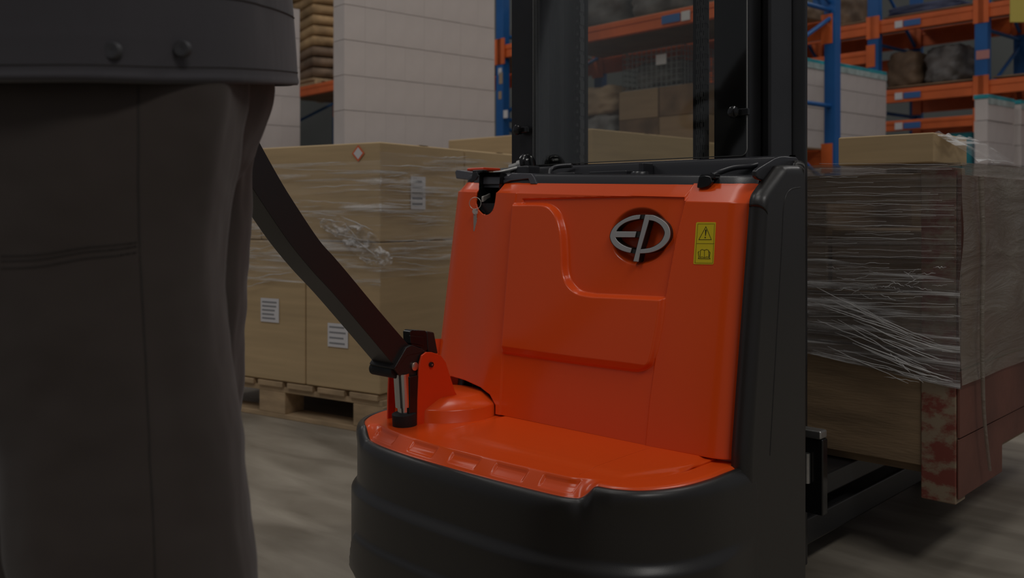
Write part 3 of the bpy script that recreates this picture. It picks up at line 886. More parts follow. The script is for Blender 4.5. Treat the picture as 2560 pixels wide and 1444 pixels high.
# knuckle
kn_px = [(985, 921), (1000, 898), (1018, 884), (1062, 874), (1072, 900), (1060, 935), (1020, 948), (1004, 944)]
kn = [tp(x, y, 0.040) for x, y in kn_px]
MB().prism(kn, -LV * 0.078).build('tiller_knuckle', M['tiller_paint'], truck, bevel=0.0025)
kn2 = [tp(x, y, 0.041) for x, y in [(985, 921), (1016, 868), (1030, 862), (1058, 872), (1060, 880), (1018, 889), (998, 915)]]
MB().prism(kn2, -LV * 0.080).build('knuckle_plate', M['tiller_paint'], truck, bevel=0.0015)
MB().lathe(tp(1035, 915, 0.040), [(0.0085, -0.001), (0.0085, 0.004), (0.007, 0.0052)], 28, axis=LV).build('pivot_pin', M['copper'], truck)
# limit-switch block behind the knuckle
sw = [tp(x, y, 0.030) for x, y in [(1024, 829), (1030, 824), (1064, 826), (1068, 832), (1070, 874), (1056, 882), (1052, 870), (1030, 864), (1025, 858)]]
blk = MB().prism(sw, -LV * 0.022).build('switch_block', M['gloss_black'], truck, bevel=0.002)
MB().prism([tp(x, y, 0.031) for x, y in [(1066, 827), (1086, 830), (1096, 884), (1070, 880)]], -LV * 0.030).build('switch_cover', M['tiller_paint'], truck, bevel=0.003)
MB().prism([tp(x, y, 0.032) for x, y in [(1025, 838), (1060, 842), (1060, 864), (1026, 858)]], -LV * 0.004).build('switch_face', M['gloss_black'], truck, bevel=0.0015)
# tiller arm: curved box section
# divider = near lower edge of the box ; right edge = near upper edge
div_px = [(1000, 932), (987, 915), (912, 826), (837, 738), (780, 676), (726, 610), (672, 532), (626, 461), (585, 390), (540, 308), (505, 240)]
rgt_px = [(1050, 890), (1026, 866), (948, 776), (870, 682), (834, 640), (798, 599), (745, 520), (698, 444), (637, 333), (597, 255), (565, 190)]
near_lo = [tp(x, y, 0.032) for x, y in div_px]; near_hi = [tp(x, y, 0.032) for x, y in rgt_px]
n_ = 30
nl = np.array(catmull(near_lo, 5)); nh = np.array(catmull(near_hi, 5))
V = []; Fc = []
wd = 0.066
prof_t = []
for a, b_ in zip(nl, nh):
    V += [a, b_, b_ - LV * wd, a - LV * wd]
for i in range(len(nl) - 1):
    for k in range(4):
        k2 = (k + 1) % 4; Fc.append((i * 4 + k, i * 4 + k2, (i + 1) * 4 + k2, (i + 1) * 4 + k))
Fc += [(3, 2, 1, 0), tuple(4 * (len(nl) - 1) + k for k in range(4))]
mb = MB(); mb.add(V, Fc, True)
arm = mb.build('tiller_arm', M['tiller_paint'], truck, bevel=0.004, seg=3)
p = tp(966, 925, 0.0); MB().lathe(p + LV * 0.03, [(0.013, 0), (0.013, -0.07)], 24, axis=LV).build('tiller_bumper', M['rubber'], truck)
# tiller head with loop handle, held behind the walking person
hd = (nl[-1] + nh[-1]) / 2 - LV * wd / 2
dirt = (nl[-1] - nl[-4]); dirt /= np.linalg.norm(dirt)
mb = MB(); mb.sweep([hd - dirt * 0.01, hd + dirt * 0.05, hd + dirt * 0.14], [LV * 0.036, LV * 0.055, LV * 0.045], [np.cross(LV, dirt) * q for q in (0.03, 0.035, 0.022)])
head = mb.build('tiller_head', M['black_plastic'], truck, bevel=0.008, seg=3)
mb = MB()
hc = hd + dirt * 0.07
mb.tube(catmull([hc + LV * 0.05, hc + LV * 0.14 + dirt * 0.0, hc + LV * 0.16 + dirt * 0.05, hc + LV * 0.12 + dirt * 0.10, hc + dirt * 0.115, hc - LV * 0.12 + dirt * 0.10, hc - LV * 0.16 + dirt * 0.05, hc - LV * 0.14, hc - LV * 0.05], 6), 0.014, 14)
mb.build('handle_loop', M['rubber'], truck)

# ---- mast
XL0, XL1 = -0.770, -0.697; XR0, XR1 = -0.210, -0.138; YM0, YM1 = 0.25, 0.455; ZT = 2.1


def channel(x0, x1, y0, y1, inner):
    """C-channel standing upright; inner = +1 opens towards +x, -1 towards -x"""
    mb = MB(); t = 0.012
    mb.abox(x0, x1, y0, y0 + t, 0.05, ZT); mb.abox(x0, x1, y1 - t, y1, 0.05, ZT)
    if inner > 0: mb.abox(x0, x0 + t, y0 + t, y1 - t, 0.05, ZT)
    else: mb.abox(x1 - t, x1, y0 + t, y1 - t, 0.05, ZT)
    return mb


lc = channel(XL0, XL1, YM0, YM0 + 0.10, 1).build('mast_channel', M['mast_steel'], truck, bevel=0.002)
rc_ = channel(XR0, XR1, YM0, YM0 + 0.10, -1).build('mast_channel', M['mast_steel'], truck, bevel=0.002)
channel(XL0 + 0.014, XL1, YM0 + 0.10, YM1, -1).build('inner_mast_channel', M['mast_steel'], truck, bevel=0.002)
channel(XR0, XR1 - 0.014, YM0 + 0.10, YM1, 1).build('inner_mast_channel', M['mast_steel'], truck, bevel=0.002)
# rounded outer side rails
for xx in (XR1 + 0.002, XL0 - 0.022):
    MB().abox(xx, xx + 0.020, YM0 + 0.055, YM1 - 0.055, 0.05, ZT).build('mast_rail', M['mast_steel'], truck, bevel=0.006, seg=3)
    MB().lathe((xx + 0.006, YM1 - 0.02, 0.05), [(0.026, 0), (0.026, ZT - 0.05)], 24).build('mast_tube', M['mast_steel'], truck)
for z in (0.12, 0.56, 2.02):
    MB().abox(XL0, XR1, YM1 - 0.03, YM1 - 0.01, z, z + 0.08).build('mast_crossmember', M['mast_steel'], truck, bevel=0.003)
# lift cylinder rod and leaf chains
ry = 0.33
p = ypl(1768, 200, ry)
MB().lathe((p[0], ry, 0.5), [(0.004, 0), (0.004, ZT - 0.5)], 12).build('guide_rod', M['steel'], truck)
for px_, yy in ((1462, 0.402), (1756, 0.32)):
    p = ypl(px_, 200, yy)
    if px_ < 1500: p = np.array([XL1 + 0.0125, yy, 0])
    mb = MB(); z = 0.30; k = 0
    while z < ZT - 0.05:
        wk = 0.0105 if k % 2 else 0.0085
        mb.lathe((p[0], yy, z), [(0.0035, -wk), (0.0035, wk)], 8, axis=(1, 0, 0))
        for sgn in (-1, 1):
            for q in ((0.0098, 0.005) if k % 2 else (0.0075, 0.0025)):
                mb.box((p[0] + sgn * q, yy, z + 0.008), (0.0009, 0, 0), (0, 0.0075, 0), (0, 0, 0.0112))
        z += 0.016; k += 1
    ch_ = mb.build('lift_chain', M['chain'], truck)
    if px_ > 1500: MB().abox(p[0] - 0.018, p[0] - 0.011, yy - 0.008, yy + 0.008, 0.3, ZT - 0.05).build('chain_hose', M['rubber'], truck)
for yy, rr in ((0.285, 0.007), (0.325, 0.009)):
    MB().lathe((XL1 + rr + 0.001, yy, 0.35), [(rr, 0), (rr, ZT - 0.4)], 12).build('hydraulic_hose', M['rubber'], truck)
# clear guard screen
gx0 = ypl(1336, 200, 0.243)[0]; gx1 = ypl(1869, 200, 0.243)[0]; gz = ypl(1700, 396, 0.243)[2]
pl_ = [(gx0, 0.243, gz)] + [(gx1 - 0.014 + 0.014 * math.cos(a), 0.243, gz + 0.014 + 0.014 * math.sin(a)) for a in np.linspace(-math.pi / 2, 0, 7)] + [(gx1, 0.243, ZT - 0.1), (gx0, 0.243, ZT - 0.1)]
me_ = MB().prism(pl_, (0, -0.005, 0)); scr = me_.build('guard_screen', M['acrylic'], truck)
scr['label'] = 'clear acrylic guard in front of the mast'
mb = MB(); q = [np.array(p) + np.array([0, -0.0025, 0]) for p in pl_]
mb.tube(q[:-1], 0.0011, 6); mb.tube([q[-1], q[0]], 0.0022, 6)
mb.build('screen_edge', M['acrylic_edge'], scr)
for px_, py_ in ((1297, 325), (1838, 281)):
    p = ypl(px_, py_, 0.236)
    b0 = MB().lathe(p, [(0.010, 0.006), (0.010, -0.003), (0.012, -0.004), (0.012, -0.009), (0.006, -0.013)], 20, axis=(0, 1, 0)).build('screen_bolt', M['gloss_black'], truck)
    MB().box(p + np.array([0.014, 0.003, 0]), (0.014, 0, 0), (0, 0.004, 0), (0, 0, 0.007)).build('bolt_clip', M['gloss_black'], truck, bevel=0.002)
# filler panel between body and mast on the right, under the rail
MB().abox(-0.13, -0.04, 0.232, 0.262, 0.06, 0.875).build('rear_panel', M['black_plastic'], truck, bevel=0.004)
MB().abox(-0.80, -0.70, 0.232, 0.262, 0.06, 0.875).build('rear_panel', M['black_plastic'], truck, bevel=0.004)
# fork carriage, forks, support legs, wheels
MB().abox(-0.72, -0.18, 0.46, 0.50, 0.16, 0.62).build('fork_carriage', M['mast_steel'], truck, bevel=0.004)
for xx in (-0.62, -0.30):
    MB().abox(xx, xx + 0.17, 0.50, 1.62, 0.155, 0.205).build('fork', M['mast_steel'], truck, bevel=0.006)
    MB().abox(xx + .01, xx + 0.16, 0.26, 1.5, 0.06, 0.12).build('support_leg', M['mast_steel'], truck, bevel=0.006)
    MB().lathe((xx + 0.05, 1.42, 0.042), [(0.010, 0), (0.040, 0.002), (0.040, 0.068), (0.010, 0.07)], 24, axis=(1, 0, 0)).build('load_wheel', M['rubber'], truck)
MB().lathe((-0.62, -0.02, 0.115), [(0.02, 0), (0.112, 0.004), (0.115, 0.02), (0.115, 0.06), (0.112, 0.076), (0.02, 0.08)], 32, axis=(1, 0, 0)).build('drive_wheel', M['rubber'], truck)
for xx in (-0.14,):
    MB().lathe((xx, 0.03, 0.072), [(0.02, 0), (0.07, 0.003), (0.072, 0.01), (0.072, 0.04), (0.02, 0.045)], 28, axis=(1, 0, 0)).build('caster_wheel', M['rubber'], truck)
# stabiliser bracket peeping out behind the side cover
yb = 0.40
def q_(px, py): return on_plane(px, py, (0, 1, 0), yb)
a = q_(2026, 1074); b2 = q_(2052, 1100); c = q_(2055, 1292); d = q_(2036, 1130)
MB().abox(a[0] - .06, b2[0], yb, yb + 0.03, b2[2], a[2]).build('bracket_head', M['steel'], truck, bevel=0.004)
MB().abox(a[0] - .06, b2[0] + 0.002, yb + 0.004, yb + 0.028, c[2], b2[2]).build('stabiliser_bracket', M['gloss_black'], truck, bevel=0.003)
MB().tube([(b2[0] - 0.028, yb - 0.004, b2[2] - 0.03), (b2[0] - 0.028, yb - 0.004, b2[2] - 0.09)], 0.007, 12).build('bracket_roller', M['steel'], truck)

# ------------------------------------------------------------------ wrapped crate on the forks
KX, KY = 0.106, 0.70
CX0 = -0.93; CY1 = 1.85; CT = 0.885
crate = empty('wooden_crate', (-0.41, 1.2, 0.205), 'film-wrapped wooden crate with a worn red corner post, carried on the forks', 'crate')
for (x0, y0) in ((KX - 0.075, KY), (CX0, KY), (KX - 0.075, CY1 - 0.09), (CX0, CY1 - 0.09)):
    MB().abox(x0, x0 + 0.073, y0, y0 + 0.06, 0.158, CT - 0.01).build('corner_post', M['worn_red'], crate, bevel=0.003)
mb = MB(); mb.abox(CX0 + 0.075, KX - 0.075, KY + 0.004, KY + 0.026, 0.228, 0.475)
mb.abox(CX0 + 0.075, KX - 0.075, KY + 0.006, KY + 0.028, 0.480, 0.60)
mb.abox(CX0 + 0.075, KX - 0.075, KY + 0.006, KY + 0.028, 0.80, CT - 0.02)
mb.build('front_board', M['crate_wood'], crate, bevel=0.002)
mb = MB(); mb.abox(KX - 0.001, KX + 0.005, KY + 0.003, CY1 - 0.03, 0.30, 0.44); mb.abox(KX - 0.001, KX + 0.003, KY + 0.003, KY + 0.30, 0.17, 0.297); mb.abox(KX - 0.001, KX + 0.002, KY + 0.30, CY1 - 0.03, 0.235, 0.297)
mb.abox(KX - 0.001, KX + 0.004, KY + 0.003, CY1 - 0.03, 0.446, 0.86)
mb.build('side_board', M['crate_red'], crate, bevel=0.002)
mb = MB(); mb.abox(CX0 + 0.01, CX0 + 0.03, KY + 0.09, CY1 - 0.09, 0.25, 0.86); mb.abox(CX0 + 0.075, KX - 0.075, CY1 - 0.03, CY1 - 0.01, 0.25, 0.86)
mb.build('side_board', M['crate_wood'], crate, bevel=0.002)
MB().abox(CX0 + 0.03, KX - 0.03, KY + 0.03, CY1 - 0.03, 0.207, 0.235).build('crate_floor', M['crate_wood'], crate)
random.seed(4)
# goods inside the crate
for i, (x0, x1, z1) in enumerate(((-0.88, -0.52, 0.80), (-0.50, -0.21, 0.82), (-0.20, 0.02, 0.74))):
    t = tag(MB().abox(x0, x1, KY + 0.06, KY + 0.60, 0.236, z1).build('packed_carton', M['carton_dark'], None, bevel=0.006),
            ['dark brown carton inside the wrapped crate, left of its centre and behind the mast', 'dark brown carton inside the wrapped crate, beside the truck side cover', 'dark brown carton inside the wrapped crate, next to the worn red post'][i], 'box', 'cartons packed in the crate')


def film_sheet(P, name, m, parent, amp=0.004, seed=0, sc=9.0, nrm=(0, -1, 0), aniso=(1, 1, 5)):
    P = np.array(P, float); n = np.array(nrm, float)
    for i in range(P.shape[0]):
        for j in range(P.shape[1]):
            p = P[i, j]; v = mnoise.noise(Vector((p[0] * sc * aniso[0] + seed, p[1] * sc * aniso[1], p[2] * sc * aniso[2])))
            P[i, j] = p + n * amp * v
    mb = MB(); mb.grid(P, smooth=True); return mb.build(name, m, parent, fix=False, autosmooth=False)


# main film on the front, horizontal creases
nx, nz = 70, 60
zz0 = lambda x: np.interp(x, [CX0, -0.23, KX], [0.52, 0.449, 0.407])
P = [[(x, KY - 0.007, zz0(x) + (CT - zz0(x)) * k / nz) for x in np.linspace(CX0 - .006, KX + 0.011, nx)] for k in range(nz + 1)]
fm = film_sheet(P, 'wrap_film', M['film_heavy'], crate, 0.006, 1, 6); fm['label'] = 'clear stretch film with creases'
P = [[(x, KY - 0.012, zz0(x) + 0.23 * (k / 30)) for x in np.linspace(-0.5, KX + 0.010, 60)] for k in range(31)]
film_sheet(P, 'wrap_film', M['film_diag'], crate, 0.005, 9, 6)
P = [[(KX + 0.013, y, 0.415 + (CT - 0.415) * k / 30) for y in np.linspace(KY - 0.009, CY1, 60)] for k in range(31)]
film_sheet(P, 'wrap_film', M['film_side'], crate, 0.010, 3, 5, (1, 0, 0), (1, 1, 1.5))
P = [[(x, y, CT + 0.002) for x in np.linspace(CX0, KX + 0.006, 40)] for y in np.linspace(KY - 0.007, CY1, 40)]
film_sheet(P, 'wrap_film', M['film_side'], crate, 0.012, 3, 5, (0, 0, 1), (1, 1, 1))
# film rope hanging down the corner
mb = MB(); pts = [on_plane(x, y, (1, 0, 0), KX + 0.023) for x, y in ((2452, 440), (2458, 620), (2455, 800), (2457, 960), (2462, 1060), (2475, 1175))]
mb.tube(catmull(pts, 5), [0.006 - 0.0001 * i for i in range(26)], 8)
mb.build('film_tail', M['film_side'], crate)

# carton lying on top of the crate
tz = CT + 0.016
a = on_plane(2095, 398, (0, 1, 0), 0.98); b_ = on_plane(2335, 398, (0, 1, 0), 0.98)
hh = on_plane(2200, 338, (0, 1, 0), 0.98)[2]
ob = MB().abox(a[0], b_[0], 0.98, 1.22, tz, max(hh, tz + 0.06)).build('carton', M['carton'], None, bevel=0.004)
tag(ob, 'low brown carton lying on top of the film-wrapped crate', 'box')
rows = []
for v in np.linspace(0, 1, 14):
    rows.append([(b_[0] + 0.004 + 0.105 * (1 - v) * (1 + 0.12 * math.sin(9 * u_)), 0.98 + 0.24 * u_, tz + (hh - tz) * (v ** 0.8) + 0.004 * math.sin(20 * u_)) for u_ in np.linspace(-0.02, 1.02, 22)])
fb = film_sheet(rows, 'wrap_film', M['film'], ob, 0.010, 5, 12, (1, 0, 0.5), (1, 1, 1))

# ------------------------------------------------------------------ pallet loads of cartons on the floor
def pallet(name, origin, ux, uy, L_, Wd, label, H=0.14, group=None):
    """origin = near corner, ux / uy unit vectors along its sides"""
    c = origin + ux * L_ / 2 + uy * Wd / 2
    root = empty(name, c, label, 'pallet', group)
    z = UP
    for i in range(7):
        w_ = L_ / 7
        o = origin + ux * (w_ * (i + 0.5)) + uy * Wd / 2 + z * (H - 0.010)
        MB().box(o, ux * w_ * 0.42, uy * Wd / 2, z * 0.010).build('deck_board', M['pallet_wood'], root, bevel=0.002)
    for j in (0.06, 0.5, 0.94):
        o = origin + ux * L_ / 2 + uy * Wd * j
        MB().box(o + z * (H - 0.030), ux * L_ / 2, uy * 0.05, z * 0.010).build('stringer_board', M['pallet_wood'], root, bevel=0.002)
        MB().box(o + z * 0.009, ux * L_ / 2, uy * 0.05, z * 0.009).build('bottom_board', M['pallet_wood'], root, bevel=0.002)
        for i in (0.06, 0.5, 0.94):
            MB().box(origin + ux * L_ * i + uy * Wd * j + z * (H / 2 - 0.011), ux * 0.07, uy * 0.05, z * (H / 2 - 0.029)).build('spacer_block', M['pallet_wood'], root, bevel=0.003)
    return root


def carton(origin, ux, uy, l, w_, z0, z1, label, m='carton', group=None, tape=True, name='carton'):
    c = origin + ux * l / 2 + uy * w_ / 2; c = np.array([c[0], c[1], z0])
    root = empty(name, c, label, 'box', group)
    g = 0.002
    MB().box(c + UP * (z1 - z0) / 2, ux * (l / 2 - g), uy * (w_ / 2 - g), UP * ((z1 - z0) / 2 - 0.001)).build('carton_body', M[m], root, bevel=0.006, seg=2)
    if tape:
        MB().box(np.array([c[0], c[1], z1]) + UP * 0.0004, ux * (l / 2 - 0.004), uy * 0.025, UP * 0.0006).build('tape_strip', M['tape'], root)
    return root


def label_sheet(root, c, u, nrm, w_, h_, lines=4, m='paper', ink='ink', name='paper_label'):
    lb = MB().box(c, u * w_ / 2, UP * h_ / 2, nrm * 0.0006).build(name, M[m], root)
    mb = MB(); rnd = random.Random(int(c[0] * 1000) % 97)
    for i in range(lines):
        zz = h_ * (0.34 - 0.68 * i / max(1, lines - 1)); ll = w_ * (0.30 + 0.12 * rnd.random())
        mb.box(c + UP * zz + nrm * 0.0008 - u * (w_ * 0.42 - ll), u * ll, UP * h_ * 0.035, nrm * 0.0003)
    mb.build('label_print', M[ink], lb)
    return lb


# load 1
ang = math.radians(57)
uL = -math.sin(ang) * RV + math.cos(ang) * FV
uR = math.cos(ang) * RV + math.sin(ang) * FV
O1 = W(-0.459, 3.27)
pallet('wooden_pallet', O1, uL, uR, 1.10, 1.02, 'wooden pallet on the floor under the big brown cartons, behind the tiller')
l_ = 0.364; c1s = []
for i in range(3):
    for j in range(2):
        o = O1 + uL * (l_ * i) + uR * (0.505 * j)
        nm = [['tall brown carton nearest the truck in the lower layer of the left load', 'tall brown carton in the lower layer of the left load, hidden behind the corner one'],
              ['tall brown carton with a white label beside the person, middle of the lower layer', 'tall brown carton in the back row of the lower layer, middle one'],
              ['tall brown carton at the left end of the lower layer, behind the person', 'tall brown carton in the back row of the lower layer, left end']][i][j]
        c1s.append(carton(o, uL, uR, l_, 0.505, 0.142, 0.674, nm, group='large cartons on the left pallet'))
n1 = -uR  # outward normal of left face ; n2 outward of right face
n2 = -uL
def faceL(px, py): return on_plane(px, py, uR, uR.dot(O1))
label_sheet(c1s[0], faceL(845, 838) + n1 * 0.001, uL * -1, n1, 0.098, 0.085, 4)
label_sheet(c1s[2], faceL(675, 775) + n1 * 0.001, uL * -1, n1, 0.098, 0.090, 5)
up1 = []
for i, (a0, a1) in enumerate(((0.0, 0.60), (0.60, 1.10))):
    for j in range(2):
        o = O1 + uL * a0 + uR * (0.505 * j)
        nm = [['wide brown carton with a diamond sticker at the corner of the upper layer', 'brown carton in the upper layer of the left load, right beside the stacker tray'],
              ['wide brown carton in the upper layer directly behind the person', 'brown carton in the back row of the upper layer behind the person']][i][j]
        up1.append(carton(o, uL, uR, a1 - a0, 0.505, 0.674, 1.026, nm, group='large cartons on the left pallet'))
c = faceL(896, 383) + n1 * 0.001
for (m_, r_, k) in (('orange_ink', 0.030, 0), ('paper', 0.021, 1)):
    MB().prism([c + n1 * 0.0006 * k + r_ * (math.cos(t) * uL + math.sin(t) * UP) for t in (0, math.pi / 2, math.pi, 1.5 * math.pi)], n1 * 0.0005).build('diamond_sticker', M[m_], up1[0])
p = on_plane(1045, 482, uL, uL.dot(O1)); label_sheet(up1[0], p + n2 * 0.001, uR, n2, 0.085, 0.12, 5)
# dark stain of water at the bottom of the lower cartons
# wrap of load 1
zl0 = lambda t: 0.58
P = [[O1 - uR * 0.010 + uL * t + UP * (0.52 + 0.44 * k / 30) for t in np.linspace(-0.012, 1.12, 60)] for k in range(31)]
wl = film_sheet(P, 'wrap_film', M['film'], None, 0.008, 2, 6, tuple(n1), (1, 1, 4))
tag(wl, 'clear stretch film with bright creases wound around the left carton load', 'plastic film')
P = [[O1 - uL * 0.010 + uR * t + UP * (0.55 + 0.44 * k / 30) for t in np.linspace(-0.012, 1.03, 60)] for k in range(31)]
f2 = film_sheet(P, 'film_side', M['film'], None, 0.008, 7, 6, tuple(n2), (1, 1, 4)); f2.parent = wl
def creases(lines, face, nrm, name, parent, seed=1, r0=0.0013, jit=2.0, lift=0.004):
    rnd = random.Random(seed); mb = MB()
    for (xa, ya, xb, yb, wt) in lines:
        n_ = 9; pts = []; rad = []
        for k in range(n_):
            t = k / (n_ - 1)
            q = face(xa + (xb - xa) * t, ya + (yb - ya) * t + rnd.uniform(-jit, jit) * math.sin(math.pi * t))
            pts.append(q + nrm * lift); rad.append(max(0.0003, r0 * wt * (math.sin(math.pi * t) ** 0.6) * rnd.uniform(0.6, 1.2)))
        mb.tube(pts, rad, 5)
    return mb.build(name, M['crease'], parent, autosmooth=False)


def faceR(px, py): return on_plane(px, py, uL, uL.dot(O1))
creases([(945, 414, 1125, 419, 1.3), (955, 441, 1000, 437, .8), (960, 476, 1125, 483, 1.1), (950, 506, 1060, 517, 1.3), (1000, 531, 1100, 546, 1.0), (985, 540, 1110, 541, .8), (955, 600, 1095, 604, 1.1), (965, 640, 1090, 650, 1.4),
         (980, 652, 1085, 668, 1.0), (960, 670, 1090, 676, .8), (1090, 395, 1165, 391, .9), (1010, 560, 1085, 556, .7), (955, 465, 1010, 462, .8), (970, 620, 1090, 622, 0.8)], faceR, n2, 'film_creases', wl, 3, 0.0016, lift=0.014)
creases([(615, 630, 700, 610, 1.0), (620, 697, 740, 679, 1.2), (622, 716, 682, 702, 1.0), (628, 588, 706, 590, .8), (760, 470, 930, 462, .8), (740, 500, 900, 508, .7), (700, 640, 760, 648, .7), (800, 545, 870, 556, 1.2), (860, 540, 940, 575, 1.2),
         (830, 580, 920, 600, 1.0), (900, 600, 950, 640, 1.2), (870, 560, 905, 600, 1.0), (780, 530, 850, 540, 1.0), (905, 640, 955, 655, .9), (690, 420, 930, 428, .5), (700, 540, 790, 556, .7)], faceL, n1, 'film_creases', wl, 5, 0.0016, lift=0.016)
# bunched, crumpled film near the corner
for (px, py, wpx, hpx, sd) in ((880, 580, 100, 34, 1), (925, 625, 80, 34, 2)):
    ctr = faceL(px, py); k = 3.4 / F_PX
    P = []
    for v in np.linspace(-1, 1, 26):
        row = []
        for u_ in np.linspace(-1, 1, 50):
            q = ctr - uL * u_ * wpx * k * (1 - 0.25 * v * v) + UP * (v * hpx * k * (1 - 0.5 * abs(u_)) - u_ * 0.03)
            row.append(q + n1 * (0.014 + 0.016 * mnoise.noise(Vector((u_ * 7 + sd, v * 3, sd))) + 0.008 * mnoise.noise(Vector((u_ * 20, v * 9, sd)))))
        P.append(row)
    mb = MB(); mb.grid(P); fo = mb.build('bunched_film', M['film_bunch'], None, fix=False, autosmooth=False); fo.parent = wl

def faceC(px, py): return on_plane(px, py, (0, 1, 0), KY - 0.016)
rc2 = random.Random(8); LN = []
for y in range(412, 760, 11):
    xa = 2022 + rc2.uniform(0, 120); xb = min(2388, xa + rc2.uniform(90, 330)); yy = y + rc2.uniform(-4, 4)
    LN.append((xa, yy, xb, yy + (xb - xa) * rc2.uniform(-0.02, 0.02), rc2.uniform(0.25, 0.55)))
for y in (506, 531, 561, 592, 700, 734, 764, 790): LN.append((2024, y, 2386, y + 6 - (y - 560) * 0.02, 0.6))
for k in range(34):      # a fan of creases pulled towards the lower corner
    t = k / 33; xa = 2024 + 290 * rc2.random() * (0.3 + 0.7 * t); ya = 715 + 165 * t + (xa - 2024) * 0.30 + rc2.uniform(-8, 8)
    xb = 2388; yb = max(ya + (2388 - xa) * 0.36, 800 + 165 * t) + rc2.uniform(-6, 6); yb = min(yb, 966)
    if yb > ya: LN.append((xa, ya, xb - rc2.uniform(0, 120), yb - rc2.uniform(0, 20), rc2.uniform(0.5, 1.5)))
for k in range(26):
    xa = rc2.uniform(2060, 2340); ya = rc2.uniform(660, 745); LN.append((xa, ya, xa + rc2.uniform(15, 50), ya + rc2.uniform(-18, 18), rc2.uniform(0.4, 1.0)))
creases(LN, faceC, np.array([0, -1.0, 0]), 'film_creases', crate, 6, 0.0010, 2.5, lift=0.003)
# load 2, behind
ang2 = math.radians(45)
vL = -math.sin(ang2) * RV + math.cos(ang2) * FV; vR = math.cos(ang2) * RV + math.sin(ang2) * FV
O2_ = W(0.357, 4.2)
pallet('wooden_pallet', O2_, vL, vR, 0.98, 1.66, 'wooden pallet behind the truck under the second load of brown cartons')
k = 0
lab2 = ['brown carton seen through the guard screen, nearest corner of the second load', 'brown carton seen through the guard screen, right of the chain', 'brown carton of the second load rising behind the left carton load', 'brown carton of the second load in its far corner']
for j in range(2):
    for i in range(2):
        for (z0, z1) in ((0.142, 0.65), (0.65, 1.155)):
            o = O2_ + vL * (0.49 * i) + vR * (0.83 * j)
            nm = lab2[(0 if (i, j) == (0, 0) else 1 if (i, j) == (0, 1) else 2 if (i, j) == (1, 0) else 3)]
            carton(o, vL, vR, 0.488, 0.825, z0, z1 - (0.012 * j), ('upper ' if z0 > .3 else 'bottom ') + nm, group='cartons of the second load')

# ------------------------------------------------------------------ racks
def rack_frame(root, base, D, B, depth, H, zs=(0.3, 0.9, 1.5, 2.1, 2.7), pw=0.09):
    for k_ in (0, 1):
        c = base + D * depth * k_
        MB().box(c + UP * H / 2, B * pw / 2, D * 0.035, UP * H / 2).build('upright', M['blue_steel'], root, bevel=0.004)
        MB().box(c + UP * 0.004, B * 0.075, D * 0.06, UP * 0.004).build('foot_plate', M['blue_steel'], root)
    for n_, z in enumerate(zs):
        a = base + UP * z; b_ = base + D * depth + UP * z
        MB().tube([a, b_], 0.016, 8).build('horizontal_brace', M['blue_steel'], root)
        if n_ < len(zs) - 1:
            z2 = zs[n_ + 1]
            p, q = (base + UP * (z + .04), base + D * depth + UP * (z2 - .04))
            if n_ % 2: p, q = base + D * depth + UP * (z + .04), base + UP * (z2 - .04)
            MB().tube([p, q], 0.015, 8).build('diagonal_brace', M['blue_steel'], root)


def beam(root, a, b_, z, D, h_=0.10, conn=True, lab=None):
    B = (b_ - a); L_ = np.linalg.norm(B); B = B / L_
    mb = MB(); c = (a + b_) / 2 + UP * z
    mb.box(c, B * (L_ / 2 - 0.045), D * 0.022, UP * h_ / 2)
    mb.box(c - D * 0.024 + UP * h_ * 0.28, B * (L_ / 2 - 0.05), D * 0.004, UP * h_ * 0.16)
    bo = mb.build('cross_beam', M['beam_orange'], root, bevel=0.003)
    if conn:
        for e, s2 in ((a, 1), (b_, -1)):
            MB().box(e + UP * z + B * s2 * 0.02 - D * 0.036, B * 0.042, D * 0.004, UP * 0.10).build('beam_connector', M['beam_orange'], bo)
    if lab is not None:
        c2 = a + (b_ - a) * lab + UP * (z - 0.005) - D * 0.030
        MB().box(c2, B * 0.075, D * 0.001, UP * 0.026).build('beam_label', M['blue_label'], bo)
        MB().box(c2 - B * 0.12, B * 0.035, D * 0.001, UP * 0.03).build('beam_label', M['paper'], bo)
    return bo


KB = 1.22


def zk(z): return 0.78 + (z - 0.78) * KB
def WK(X, Z, z=0.0): return W(X * KB, Z * KB, z)


# row 1 (left and centre)
U1 = WK(-0.059, 6.0)
right_end = U1 - BV * 1.78 * KB; left_end = U1 + BV * 3.59 * KB
r1 = empty('storage_rack', U1, 'blue and orange pallet rack behind the carton loads, seen through the guard screen', 'rack')
PWK = 0.085
for bse in (right_end, U1, left_end):
    rack_frame(r1, bse, DV, BV, 0.9 * KB, 3.6, zs=(0.3, 0.9, 1.5, 2.15, zk(2.33), 3.3), pw=PWK)
ZB1 = zk(1.80); ZB0 = zk(1.08)
for (a, b_) in ((right_end, U1), (U1, left_end)):
    for dpt in (0.0, 0.9 * KB):
        for z in (ZB1, ZB0, 3.3):
            beam(r1, a + DV * dpt, b_ + DV * dpt, z, DV, 0.13 if dpt else 0.10, lab=(0.22 if (dpt == 0 and z == ZB1 and a is right_end) else None))
DK = 0.07
for (a, b_) in ((right_end, U1), (U1, left_end)):
    for z in (ZB0, ZB1):
        c = (a + b_) / 2 + DV * 0.45 * KB + UP * (z + DK - 0.005); L_ = np.linalg.norm(b_ - a)
        MB().box(c, BV * (L_ / 2 - 0.06), DV * 0.42 * KB, UP * 0.005).build('shelf_deck', M['crate_wood'], r1)
